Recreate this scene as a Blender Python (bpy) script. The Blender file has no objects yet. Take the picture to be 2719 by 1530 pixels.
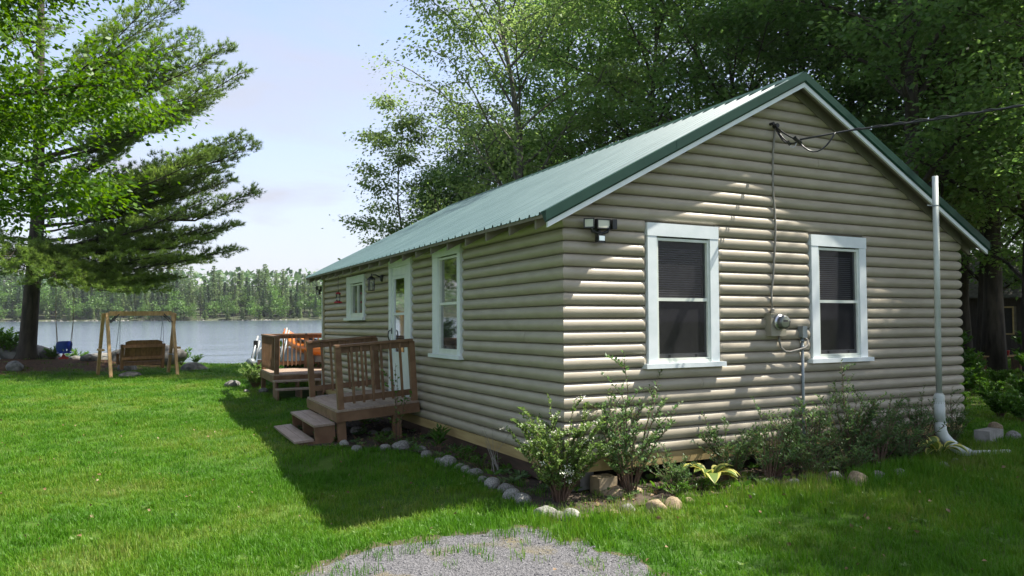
import bpy, math, random
import numpy as np
from mathutils import Vector, Matrix, Euler

R = math.radians
rng = np.random.default_rng(7)
random.seed(7)
scene = bpy.context.scene
COL = scene.collection

# ------------------------------------------------------------------ camera, world, sun, exposure
CAM = (-4.042, -6.728, 1.89)
YAW, PITCH, ROLL = 0.4710, 0.0332, -0.0054
cd = bpy.data.cameras.new('camera')
cd.sensor_width = 36.0
cd.lens = 26.46
cd.clip_start = 0.05
cd.clip_end = 3000
cam = bpy.data.objects.new('camera', cd)
COL.objects.link(cam)
fw = Vector((math.sin(YAW) * math.cos(PITCH), math.cos(YAW) * math.cos(PITCH), math.sin(PITCH)))
rt = Vector((math.cos(YAW), -math.sin(YAW), 0))
up = rt.cross(fw)
r2 = rt * math.cos(ROLL) + up * math.sin(ROLL)
u2 = -rt * math.sin(ROLL) + up * math.cos(ROLL)
m = Matrix((r2, u2, -fw)).transposed().to_4x4()
m.translation = Vector(CAM)
cam.matrix_world = m
scene.camera = cam

SUN = Vector((0.665, -0.19, 1.0)).normalized()
SUN_EL = math.asin(SUN.z)
SUN_AZ = math.atan2(SUN.x, SUN.y)
world = bpy.data.worlds.new('World')
scene.world = world
world.use_nodes = True
wn, wl = world.node_tree.nodes, world.node_tree.links
wn.clear()
w_out = wn.new('ShaderNodeOutputWorld')
w_bg = wn.new('ShaderNodeBackground')
w_sky = wn.new('ShaderNodeTexSky')
w_sky.sky_type = 'NISHITA'
w_sky.sun_disc = False
w_sky.sun_elevation = SUN_EL
w_sky.sun_rotation = SUN_AZ
w_sky.air_density = 1.0
w_sky.dust_density = 1.2
w_sky.ozone_density = 3.0
tc = wn.new('ShaderNodeTexCoord')
sep = wn.new('ShaderNodeSeparateXYZ')
wl.new(tc.outputs['Generated'], sep.inputs[0])
zc = wn.new('ShaderNodeMath'); zc.operation = 'MAXIMUM'; zc.inputs[1].default_value = 0.0
wl.new(sep.outputs['Z'], zc.inputs[0])
za = wn.new('ShaderNodeMath'); za.operation = 'ADD'; za.inputs[1].default_value = 0.18
wl.new(zc.outputs[0], za.inputs[0])
dx = wn.new('ShaderNodeMath'); dx.operation = 'DIVIDE'
dy = wn.new('ShaderNodeMath'); dy.operation = 'DIVIDE'
wl.new(sep.outputs['X'], dx.inputs[0]); wl.new(za.outputs[0], dx.inputs[1])
wl.new(sep.outputs['Y'], dy.inputs[0]); wl.new(za.outputs[0], dy.inputs[1])
cxy = wn.new('ShaderNodeCombineXYZ')
wl.new(dx.outputs[0], cxy.inputs[0]); wl.new(dy.outputs[0], cxy.inputs[1])
cmap = wn.new('ShaderNodeMapping'); cmap.inputs['Scale'].default_value = (0.55, 1.0, 1); cmap.inputs['Rotation'].default_value = (0, 0, 0.5)
wl.new(cxy.outputs[0], cmap.inputs[0])
cn = wn.new('ShaderNodeTexNoise'); cn.inputs['Scale'].default_value = 1.3; cn.inputs['Detail'].default_value = 9; cn.inputs['Roughness'].default_value = 0.55; cn.inputs['Distortion'].default_value = 0.4
wl.new(cmap.outputs[0], cn.inputs[0])
cr = wn.new('ShaderNodeValToRGB')
cr.color_ramp.elements[0].position = 0.38; cr.color_ramp.elements[0].color = (0.16, 0.16, 0.16, 1)
cr.color_ramp.elements[1].position = 0.68; cr.color_ramp.elements[1].color = (0.92, 0.92, 0.92, 1)
wl.new(cn.outputs['Fac'], cr.inputs[0])
hz = wn.new('ShaderNodeMapRange'); hz.inputs['From Min'].default_value = 0.0; hz.inputs['From Max'].default_value = 0.45
hz.inputs['To Min'].default_value = 0.85; hz.inputs['To Max'].default_value = 0.0
wl.new(zc.outputs[0], hz.inputs['Value'])
mxf = wn.new('ShaderNodeMath'); mxf.operation = 'MAXIMUM'
wl.new(cr.outputs[0], mxf.inputs[0]); wl.new(hz.outputs[0], mxf.inputs[1])
mix = wn.new('ShaderNodeMix'); mix.data_type = 'RGBA'
wl.new(mxf.outputs[0], mix.inputs[0])
tint = wn.new('ShaderNodeVectorMath'); tint.operation = 'MULTIPLY'; tint.inputs[1].default_value = (1.06, 0.95, 0.93)
wl.new(w_sky.outputs[0], tint.inputs[0])
wl.new(tint.outputs[0], mix.inputs[6])
mix.inputs[7].default_value = (2.08, 2.12, 2.40, 1)      # thin bright cloud and horizon haze, same units as the sky
wl.new(mix.outputs[2], w_bg.inputs['Color'])
w_bg.inputs['Strength'].default_value = 0.10
wl.new(w_bg.outputs[0], w_out.inputs[0])

sd = bpy.data.lights.new('sun', 'SUN')
sd.energy = 3.55
sd.angle = R(0.55)
sd.color = (1.0, 0.95, 0.86)
sun = bpy.data.objects.new('sun', sd)
COL.objects.link(sun)
sun.rotation_euler = SUN.to_track_quat('Z', 'Y').to_euler()
sun.location = (30, -8, 45)

scene.view_settings.view_transform = 'Standard'
scene.view_settings.look = 'None'
scene.view_settings.gamma = 1.0
scene.view_settings.exposure = 1.78
scene.view_settings.use_curve_mapping = False
scene.render.engine = 'CYCLES'
scene.cycles.max_bounces = 10
scene.cycles.diffuse_bounces = 6
scene.cycles.transmission_bounces = 6
scene.cycles.transparent_max_bounces = 12
scene.cycles.use_denoising = True

# ------------------------------------------------------------------ materials
def mat(name):
    mm = bpy.data.materials.new(name)
    mm.use_nodes = True
    return mm, mm.node_tree.nodes, mm.node_tree.links, mm.node_tree.nodes['Principled BSDF']

def noise_mat(name, c1, c2, scale=5.0, rough=0.7, stretch=(1, 1, 1), bump=0.0, bump_scale=40.0, detail=5, spec=0.5, metallic=0.0, lo=0.35, hi=0.65, obj_var=0.0, coat=0.0):
    mm, n, l, b = mat(name)
    t = n.new('ShaderNodeTexCoord')
    mp = n.new('ShaderNodeMapping'); mp.inputs['Scale'].default_value = stretch
    l.new(t.outputs['Object'], mp.inputs[0])
    if obj_var:
        oi = n.new('ShaderNodeObjectInfo')
        vm = n.new('ShaderNodeVectorMath'); vm.operation = 'SCALE'; vm.inputs['Scale'].default_value = 37.0
        cb = n.new('ShaderNodeCombineXYZ')
        for i in range(3): l.new(oi.outputs['Random'], cb.inputs[i])
        l.new(cb.outputs[0], vm.inputs[0]); l.new(vm.outputs[0], mp.inputs['Location'])
    ns = n.new('ShaderNodeTexNoise'); ns.inputs['Scale'].default_value = scale; ns.inputs['Detail'].default_value = detail
    l.new(mp.outputs[0], ns.inputs[0])
    r = n.new('ShaderNodeValToRGB')
    r.color_ramp.elements[0].position = lo; r.color_ramp.elements[0].color = (*c1, 1)
    r.color_ramp.elements[1].position = hi; r.color_ramp.elements[1].color = (*c2, 1)
    l.new(ns.outputs['Fac'], r.inputs[0])
    out = r.outputs[0]
    if obj_var:
        hs = n.new('ShaderNodeHueSaturation')
        mr = n.new('ShaderNodeMapRange'); mr.inputs['To Min'].default_value = 1 - obj_var; mr.inputs['To Max'].default_value = 1 + obj_var
        l.new(oi.outputs['Random'], mr.inputs['Value']); l.new(mr.outputs[0], hs.inputs['Value'])
        l.new(out, hs.inputs['Color']); out = hs.outputs[0]
    l.new(out, b.inputs['Base Color'])
    b.inputs['Roughness'].default_value = rough
    b.inputs['Specular IOR Level'].default_value = spec
    b.inputs['Metallic'].default_value = metallic
    b.inputs['Coat Weight'].default_value = coat
    if bump:
        n2 = n.new('ShaderNodeTexNoise'); n2.inputs['Scale'].default_value = bump_scale; n2.inputs['Detail'].default_value = 4
        l.new(mp.outputs[0], n2.inputs[0])
        bp = n.new('ShaderNodeBump'); bp.inputs['Strength'].default_value = bump; bp.inputs['Distance'].default_value = 0.01
        l.new(n2.outputs['Fac'], bp.inputs['Height']); l.new(bp.outputs[0], b.inputs['Normal'])
    return mm

def leaf_mat(name, c1, c2, trans=0.45, rough=0.45, pos_scale=0.6, spec=0.35, tint=None, obj_var=0.12):
    """leaf: per-leaf variation, some light passing through"""
    mm, n, l, b = mat(name)
    g = n.new('ShaderNodeNewGeometry')
    ns = n.new('ShaderNodeTexNoise'); ns.inputs['Scale'].default_value = pos_scale; ns.inputs['Detail'].default_value = 3
    l.new(g.outputs['Position'], ns.inputs[0])
    ad = n.new('ShaderNodeMath'); ad.operation = 'ADD'
    l.new(ns.outputs['Fac'], ad.inputs[0])
    sc = n.new('ShaderNodeMath'); sc.operation = 'MULTIPLY_ADD'; sc.inputs[1].default_value = 0.55; sc.inputs[2].default_value = -0.28
    l.new(g.outputs['Random Per Island'], sc.inputs[0]); l.new(sc.outputs[0], ad.inputs[1])
    r = n.new('ShaderNodeValToRGB')
    r.color_ramp.elements[0].position = 0.25; r.color_ramp.elements[0].color = (*c1, 1)
    r.color_ramp.elements[1].position = 0.75; r.color_ramp.elements[1].color = (*c2, 1)
    if tint:
        e = r.color_ramp.elements.new(0.93); e.color = (*tint, 1)
    l.new(ad.outputs[0], r.inputs[0])
    oi = n.new('ShaderNodeObjectInfo')
    hs = n.new('ShaderNodeHueSaturation')
    mr = n.new('ShaderNodeMapRange'); mr.inputs['To Min'].default_value = 1 - obj_var; mr.inputs['To Max'].default_value = 1 + obj_var
    l.new(oi.outputs['Random'], mr.inputs['Value']); l.new(mr.outputs[0], hs.inputs['Value']); l.new(r.outputs[0], hs.inputs['Color'])
    l.new(hs.outputs[0], b.inputs['Base Color'])
    b.inputs['Roughness'].default_value = rough
    b.inputs['Specular IOR Level'].default_value = spec
    tr = n.new('ShaderNodeBsdfTranslucent')
    hs2 = n.new('ShaderNodeHueSaturation'); hs2.inputs['Value'].default_value = 1.5; hs2.inputs['Saturation'].default_value = 1.1; hs2.inputs['Hue'].default_value = 0.49
    l.new(hs.outputs[0], hs2.inputs['Color']); l.new(hs2.outputs[0], tr.inputs['Color'])
    mx = n.new('ShaderNodeMixShader'); mx.inputs[0].default_value = trans
    o = n['Material Output']
    l.new(b.outputs[0], mx.inputs[1]); l.new(tr.outputs[0], mx.inputs[2]); l.new(mx.outputs[0], o.inputs['Surface'])
    return mm

M = {}
M['log'] = noise_mat('log_paint', (0.325, 0.284, 0.208), (0.388, 0.342, 0.258), scale=3.0, rough=0.38, stretch=(1, 1, 3), bump=0.12, bump_scale=26, obj_var=0.025)
M['white'] = noise_mat('white_paint', (0.66, 0.71, 0.70), (0.74, 0.78, 0.77), scale=6, rough=0.42, bump=0.05, bump_scale=60)
M['cream'] = noise_mat('cream_vinyl', (0.62, 0.66, 0.57), (0.70, 0.73, 0.65), scale=8, rough=0.4)
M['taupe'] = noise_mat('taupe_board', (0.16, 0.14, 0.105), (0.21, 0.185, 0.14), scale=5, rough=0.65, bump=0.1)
M['sheath'] = noise_mat('sheathing', (0.10, 0.085, 0.06), (0.14, 0.12, 0.09), scale=4, rough=0.8)
M['roof'] = noise_mat('roof_metal', (0.085, 0.152, 0.150), (0.125, 0.200, 0.195), scale=2.2, stretch=(0.25, 2.5, 1), rough=0.36, spec=0.6)  # same green metal as the trim, paler: reflected sky put into the colour
M['rake'] = noise_mat('rake_metal', (0.009, 0.040, 0.026), (0.013, 0.050, 0.033), scale=3, rough=0.42, spec=0.28)
M['skirt'] = noise_mat('skirt_plank', (0.30, 0.21, 0.085), (0.40, 0.30, 0.13), scale=2.5, rough=0.75, stretch=(0.6, 0.6, 6), bump=0.15)
M['sill_beam'] = noise_mat('old_beam', (0.055, 0.035, 0.022), (0.085, 0.05, 0.032), scale=4, rough=0.85, stretch=(1, 1, 5), bump=0.2)
M['porch'] = noise_mat('porch_stain', (0.132, 0.066, 0.028), (0.205, 0.114, 0.056), scale=6, rough=0.62, stretch=(1, 1, 1), bump=0.15, bump_scale=50, obj_var=0.12)
M['deck'] = noise_mat('deck_board', (0.245, 0.178, 0.128), (0.335, 0.255, 0.190), scale=5, rough=0.62, stretch=(6, 0.7, 1), bump=0.15, bump_scale=50, obj_var=0.1)
M['cedar'] = noise_mat('pale_cedar', (0.36, 0.215, 0.085), (0.50, 0.32, 0.14), scale=5, rough=0.6, stretch=(3, 3, 0.8), bump=0.1, obj_var=0.07)
M['cedar_dark'] = noise_mat('bench_cedar', (0.120, 0.052, 0.018), (0.200, 0.100, 0.038), scale=6, rough=0.6, stretch=(3, 3, 0.8), bump=0.1, obj_var=0.14)
M['bark'] = noise_mat('bark', (0.022, 0.017, 0.012), (0.068, 0.053, 0.039), scale=9, rough=0.9, stretch=(1, 1, 0.22), bump=0.9, bump_scale=16)
M['bark_pale'] = noise_mat('pale_bark', (0.07, 0.062, 0.050), (0.16, 0.145, 0.12), scale=8, rough=0.9, stretch=(1, 1, 0.3), bump=0.7, bump_scale=16)
M['twig'] = noise_mat('twig', (0.09, 0.05, 0.03), (0.16, 0.10, 0.065), scale=9, rough=0.8)
M['soil'] = noise_mat('soil', (0.028, 0.020, 0.013), (0.075, 0.052, 0.034), scale=9, rough=0.95, bump=0.8, bump_scale=35)
M['stone'] = noise_mat('grey_stone', (0.12, 0.115, 0.095), (0.31, 0.30, 0.265), scale=7, rough=0.8, bump=0.5, bump_scale=30, detail=9, obj_var=0.22)
M['tanstone'] = noise_mat('tan_stone', (0.17, 0.125, 0.07), (0.33, 0.255, 0.155), scale=6, rough=0.85, bump=0.5, bump_scale=30, detail=9, obj_var=0.12)
M['shorestone'] = noise_mat('shore_rock', (0.07, 0.07, 0.062), (0.21, 0.20, 0.18), scale=3, rough=0.85, bump=0.5, bump_scale=14, detail=9, obj_var=0.15)
M['concrete'] = noise_mat('concrete', (0.20, 0.19, 0.165), (0.31, 0.295, 0.26), scale=9, rough=0.9, bump=0.25)
M['pvc'] = noise_mat('white_pipe', (0.40, 0.43, 0.37), (0.60, 0.64, 0.58), scale=4, rough=0.45, stretch=(2, 2, 0.35), detail=8)
M['beige_metal'] = noise_mat('beige_metal', (0.27, 0.245, 0.18), (0.31, 0.285, 0.21), scale=5, rough=0.4)
M['grey_metal'] = noise_mat('grey_conduit', (0.20, 0.235, 0.24), (0.27, 0.30, 0.31), scale=7, rough=0.4, metallic=0.3)
M['steel'] = noise_mat('bright_steel', (0.52, 0.53, 0.54), (0.62, 0.63, 0.64), scale=6, rough=0.3, metallic=0.9)
M['alu'] = noise_mat('aluminium', (0.24, 0.26, 0.265), (0.36, 0.38, 0.38), scale=6, rough=0.55, metallic=0.4)
M['black'] = noise_mat('black_plastic', (0.012, 0.012, 0.013), (0.02, 0.02, 0.02), scale=5, rough=0.4)
M['cable'] = noise_mat('cable_grey', (0.20, 0.185, 0.155), (0.26, 0.24, 0.20), scale=8, rough=0.55)
M['lens'] = noise_mat('lamp_lens', (0.50, 0.51, 0.39), (0.58, 0.59, 0.46), scale=3, rough=0.25)
M['pirlens'] = noise_mat('sensor_lens', (0.50, 0.60, 0.62), (0.60, 0.70, 0.72), scale=3, rough=0.3)
M['blue'] = noise_mat('blue_plastic', (0.006, 0.022, 0.21), (0.010, 0.030, 0.26), scale=4, rough=0.35)
M['redplastic'] = noise_mat('red_plastic', (0.33, 0.012, 0.020), (0.40, 0.018, 0.028), scale=4, rough=0.35)
M['orange'] = noise_mat('kayak_shell', (0.62, 0.165, 0.020), (0.72, 0.22, 0.035), scale=2.5, rough=0.3, coat=0.2)
M['rope'] = noise_mat('rope', (0.14, 0.10, 0.065), (0.22, 0.17, 0.11), scale=30, rough=0.9)
M['blind'] = noise_mat('blind_slat', (0.36, 0.34, 0.31), (0.42, 0.40, 0.37), scale=6, rough=0.6)
M['lace'] = noise_mat('lace', (0.30, 0.32, 0.38), (0.62, 0.65, 0.72), scale=24, rough=0.9)
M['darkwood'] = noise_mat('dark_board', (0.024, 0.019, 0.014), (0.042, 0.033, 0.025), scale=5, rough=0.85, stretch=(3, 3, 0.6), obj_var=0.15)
M['shingle'] = noise_mat('mossy_shingle', (0.040, 0.037, 0.030), (0.085, 0.078, 0.064), scale=7, rough=0.9, bump=0.5, obj_var=0.15)
M['farbank'] = noise_mat('far_bank', (0.030, 0.042, 0.016), (0.065, 0.075, 0.032), scale=0.3, rough=0.95)
M['fringe'] = noise_mat('dirt_fringe', (0.045, 0.042, 0.018), (0.100, 0.085, 0.040), scale=9, rough=0.95, bump=0.6, bump_scale=40)
M['shake'] = noise_mat('corner_shake', (0.26, 0.225, 0.14), (0.34, 0.295, 0.19), scale=7, rough=0.75, obj_var=0.08)

M['leaf_maple'] = leaf_mat('maple_leaf', (0.046, 0.118, 0.010), (0.108, 0.205, 0.020), trans=0.45, pos_scale=0.7)
M['leaf_forest'] = leaf_mat('forest_leaf', (0.084, 0.168, 0.045), (0.160, 0.262, 0.072), trans=0.55, pos_scale=0.35, obj_var=0.22)
M['leaf_poplar'] = leaf_mat('poplar_leaf', (0.125, 0.200, 0.058), (0.210, 0.290, 0.098), trans=0.55, pos_scale=0.5)
M['leaf_shrub'] = leaf_mat('shrub_leaf', (0.058, 0.122, 0.040), (0.125, 0.205, 0.072), trans=0.45, pos_scale=3.0, tint=(0.14, 0.09, 0.045))
M['leaf_spirea'] = leaf_mat('spirea_leaf', (0.095, 0.170, 0.040), (0.175, 0.265, 0.075), trans=0.40, pos_scale=4.0)
M['leaf_fern'] = leaf_mat('undergrowth_leaf', (0.050, 0.130, 0.018), (0.105, 0.215, 0.035), trans=0.45, pos_scale=1.0)
M['leaf_hosta'] = leaf_mat('hosta_green', (0.10, 0.17, 0.035), (0.17, 0.23, 0.05), trans=0.35, pos_scale=4)
M['leaf_hosta_edge'] = leaf_mat('hosta_edge', (0.46, 0.44, 0.09), (0.58, 0.56, 0.16), trans=0.35, pos_scale=4)
M['flower'] = leaf_mat('white_flower', (0.66, 0.62, 0.52), (0.80, 0.78, 0.70), trans=0.25, pos_scale=4)
M['needle'] = leaf_mat('pine_needle', (0.092, 0.165, 0.036), (0.195, 0.280, 0.066), trans=0.48, pos_scale=0.7, spec=0.3)
M['far_spruce'] = leaf_mat('far_spruce', (0.050, 0.100, 0.042), (0.100, 0.160, 0.062), trans=0.30, pos_scale=0.25, obj_var=0.32)
M['far_pine'] = leaf_mat('far_pine', (0.085, 0.145, 0.052), (0.160, 0.225, 0.078), trans=0.30, pos_scale=0.25, obj_var=0.28)
M['far_leaf'] = leaf_mat('far_leaf', (0.070, 0.150, 0.030), (0.130, 0.235, 0.050), trans=0.30, pos_scale=0.25, obj_var=0.28)

def grass_material():
    mm, n, l, b = mat('grass_blade')
    g = n.new('ShaderNodeNewGeometry')
    n1 = n.new('ShaderNodeTexNoise'); n1.inputs['Scale'].default_value = 0.55; n1.inputs['Detail'].default_value = 5
    l.new(g.outputs['Position'], n1.inputs[0])
    n2 = n.new('ShaderNodeTexNoise'); n2.inputs['Scale'].default_value = 4.0; n2.inputs['Detail'].default_value = 3
    l.new(g.outputs['Position'], n2.inputs[0])
    a = n.new('ShaderNodeMath'); a.operation = 'MULTIPLY_ADD'; a.inputs[1].default_value = 0.36
    l.new(n2.outputs['Fac'], a.inputs[0])
    h = n.new('ShaderNodeMath'); h.operation = 'MULTIPLY'; h.inputs[1].default_value = 1.0
    l.new(n1.outputs['Fac'], h.inputs[0]); l.new(h.outputs[0], a.inputs[2])
    c = n.new('ShaderNodeMath'); c.operation = 'MULTIPLY_ADD'; c.inputs[1].default_value = 0.34
    l.new(g.outputs['Random Per Island'], c.inputs[0])
    d = n.new('ShaderNodeMath'); d.operation = 'SUBTRACT'; d.inputs[1].default_value = 0.315
    l.new(a.outputs[0], d.inputs[0]); l.new(d.outputs[0], c.inputs[2])
    r = n.new('ShaderNodeValToRGB')
    r.color_ramp.elements[0].position = 0.32; r.color_ramp.elements[0].color = (0.036, 0.125, 0.004, 1)
    r.color_ramp.elements[1].position = 0.60; r.color_ramp.elements[1].color = (0.078, 0.205, 0.008, 1)
    e = r.color_ramp.elements.new(0.74); e.color = (0.135, 0.225, 0.018, 1)
    e = r.color_ramp.elements.new(0.92); e.color = (0.22, 0.225, 0.065, 1)
    l.new(c.outputs[0], r.inputs[0])
    l.new(r.outputs[0], b.inputs['Base Color'])
    b.inputs['Roughness'].default_value = 0.5
    b.inputs['Specular IOR Level'].default_value = 0.25
    tr = n.new('ShaderNodeBsdfTranslucent')
    hs = n.new('ShaderNodeHueSaturation'); hs.inputs['Value'].default_value = 1.35
    l.new(r.outputs[0], hs.inputs['Color']); l.new(hs.outputs[0], tr.inputs['Color'])
    mx = n.new('ShaderNodeMixShader'); mx.inputs[0].default_value = 0.38
    l.new(b.outputs[0], mx.inputs[1]); l.new(tr.outputs[0], mx.inputs[2]); l.new(mx.outputs[0], n['Material Output'].inputs['Surface'])
    return mm
M['grass'] = grass_material()

def ground_material():
    mm, n, l, b = mat('ground_cover')
    g = n.new('ShaderNodeNewGeometry')
    at = n.new('ShaderNodeAttribute'); at.attribute_name = 'cover'
    n1 = n.new('ShaderNodeTexNoise'); n1.inputs['Scale'].default_value = 1.1; n1.inputs['Detail'].default_value = 8
    n2 = n.new('ShaderNodeTexNoise'); n2.inputs['Scale'].default_value = 14; n2.inputs['Detail'].default_value = 6
    l.new(g.outputs['Position'], n1.inputs[0]); l.new(g.outputs['Position'], n2.inputs[0])
    r1 = n.new('ShaderNodeValToRGB')
    r1.color_ramp.elements[0].position = 0.35; r1.color_ramp.elements[0].color = (0.035, 0.085, 0.012, 1)
    r1.color_ramp.elements[1].position = 0.70; r1.color_ramp.elements[1].color = (0.075, 0.125, 0.020, 1)
    l.new(n1.outputs['Fac'], r1.inputs[0])
    r2 = n.new('ShaderNodeValToRGB')
    r2.color_ramp.elements[0].position = 0.35; r2.color_ramp.elements[0].color = (0.045, 0.028, 0.017, 1)
    r2.color_ramp.elements[1].position = 0.70; r2.color_ramp.elements[1].color = (0.13, 0.075, 0.040, 1)
    l.new(n2.outputs['Fac'], r2.inputs[0])
    mx = n.new('ShaderNodeMix'); mx.data_type = 'RGBA'
    l.new(at.outputs['Fac'], mx.inputs[0]); l.new(r1.outputs[0], mx.inputs[6]); l.new(r2.outputs[0], mx.inputs[7])
    l.new(mx.outputs[2], b.inputs['Base Color'])
    b.inputs['Roughness'].default_value = 0.95
    b.inputs['Specular IOR Level'].default_value = 0.1
    bp = n.new('ShaderNodeBump'); bp.inputs['Strength'].default_value = 0.8; bp.inputs['Distance'].default_value = 0.03
    l.new(n2.outputs['Fac'], bp.inputs['Height']); l.new(bp.outputs[0], b.inputs['Normal'])
    return mm
M['ground'] = ground_material()

def gravel_material():
    mm, n, l, b = mat('gravel')
    g = n.new('ShaderNodeNewGeometry')
    v = n.new('ShaderNodeTexVoronoi'); v.inputs['Scale'].default_value = 95
    l.new(g.outputs['Position'], v.inputs[0])
    n1 = n.new('ShaderNodeTexNoise'); n1.inputs['Scale'].default_value = 2.2; n1.inputs['Detail'].default_value = 7
    l.new(g.outputs['Position'], n1.inputs[0])
    sp = n.new('ShaderNodeSeparateColor'); l.new(v.outputs['Color'], sp.inputs[0])
    r = n.new('ShaderNodeValToRGB')
    r.color_ramp.elements[0].position = 0.0; r.color_ramp.elements[0].color = (0.044, 0.043, 0.046, 1)
    r.color_ramp.elements[1].position = 1.0; r.color_ramp.elements[1].color = (0.168, 0.165, 0.170, 1)
    l.new(sp.outputs[0], r.inputs[0])
    r2 = n.new('ShaderNodeValToRGB')
    r2.color_ramp.elements[0].position = 0.56; r2.color_ramp.elements[0].color = (0, 0, 0, 1)
    r2.color_ramp.elements[1].position = 0.70; r2.color_ramp.elements[1].color = (0.75, 0.75, 0.75, 1)
    l.new(n1.outputs['Fac'], r2.inputs[0])
    mx = n.new('ShaderNodeMix'); mx.data_type = 'RGBA'
    l.new(r2.outputs[0], mx.inputs[0]); l.new(r.outputs[0], mx.inputs[6]); mx.inputs[7].default_value = (0.14, 0.115, 0.05, 1)
    l.new(mx.outputs[2], b.inputs['Base Color'])
    b.inputs['Roughness'].default_value = 0.9
    bp = n.new('ShaderNodeBump'); bp.inputs['Strength'].default_value = 1.0; bp.inputs['Distance'].default_value = 0.008
    l.new(v.outputs['Distance'], bp.inputs['Height']); l.new(bp.outputs[0], b.inputs['Normal'])
    return mm
M['gravel'] = gravel_material()
M['pebble'] = noise_mat('gravel_chip', (0.05, 0.050, 0.053), (0.22, 0.216, 0.222), scale=60, rough=0.85, obj_var=0.35)

def water_material():
    mm, n, l, b = mat('lake_water')
    g = n.new('ShaderNodeNewGeometry')
    mp = n.new('ShaderNodeMapping'); mp.inputs['Rotation'].default_value = (0, 0, 0.47); mp.inputs['Scale'].default_value = (0.30, 1.0, 1)
    l.new(g.outputs['Position'], mp.inputs[0])
    n1 = n.new('ShaderNodeTexNoise'); n1.inputs['Scale'].default_value = 1.3; n1.inputs['Detail'].default_value = 4; n1.inputs['Roughness'].default_value = 0.6
    n2 = n.new('ShaderNodeTexNoise'); n2.inputs['Scale'].default_value = 0.16; n2.inputs['Detail'].default_value = 3
    l.new(mp.outputs[0], n1.inputs[0]); l.new(mp.outputs[0], n2.inputs[0])
    a = n.new('ShaderNodeMath'); a.operation = 'MULTIPLY_ADD'; a.inputs[1].default_value = 2.0
    l.new(n2.outputs['Fac'], a.inputs[0]); l.new(n1.outputs['Fac'], a.inputs[2])
    bp = n.new('ShaderNodeBump'); bp.inputs['Strength'].default_value = 0.85; bp.inputs['Distance'].default_value = 0.09
    l.new(a.outputs[0], bp.inputs['Height']); l.new(bp.outputs[0], b.inputs['Normal'])
    b.inputs['Base Color'].default_value = (0.085, 0.110, 0.145, 1)
    b.inputs['Roughness'].default_value = 0.12
    b.inputs['IOR'].default_value = 1.45
    return mm
M['water'] = water_material()

def glass_material(name, refl=1.0, tint=(0.8, 0.85, 0.85)):
    mm, n, l, b = mat(name)
    n.remove(b)
    tr = n.new('ShaderNodeBsdfTransparent'); tr.inputs[0].default_value = (*tint, 1)
    gl = n.new('ShaderNodeBsdfGlossy'); gl.inputs['Roughness'].default_value = 0.03
    fr = n.new('ShaderNodeFresnel'); fr.inputs[0].default_value = 1.5
    mx = n.new('ShaderNodeMixShader')
    mu = n.new('ShaderNodeMath'); mu.operation = 'MULTIPLY'; mu.inputs[1].default_value = refl
    l.new(fr.outputs[0], mu.inputs[0]); l.new(mu.outputs[0], mx.inputs[0])
    l.new(tr.outputs[0], mx.inputs[1]); l.new(gl.outputs[0], mx.inputs[2]); l.new(mx.outputs[0], n['Material Output'].inputs['Surface'])
    return mm
M['glass'] = glass_material('window_glass', 0.9)
M['screen'] = glass_material('screened_glass', 0.55, (0.50, 0.51, 0.53))
def screen_mesh_scatter():
    # the insect screen behind the glass scatters a little grey light
    n, l = M['screen'].node_tree.nodes, M['screen'].node_tree.links
    df = n.new('ShaderNodeBsdfDiffuse'); df.inputs[0].default_value = (0.16, 0.16, 0.17, 1)
    mx = n.new('ShaderNodeMixShader'); mx.inputs[0].default_value = 0.14
    o = n['Material Output']; old = o.inputs['Surface'].links[0].from_socket
    l.new(old, mx.inputs[1]); l.new(df.outputs[0], mx.inputs[2]); l.new(mx.outputs[0], o.inputs['Surface'])
screen_mesh_scatter()
M['jar'] = glass_material('clear_plastic', 1.2, (0.86, 0.86, 0.84))

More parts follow.
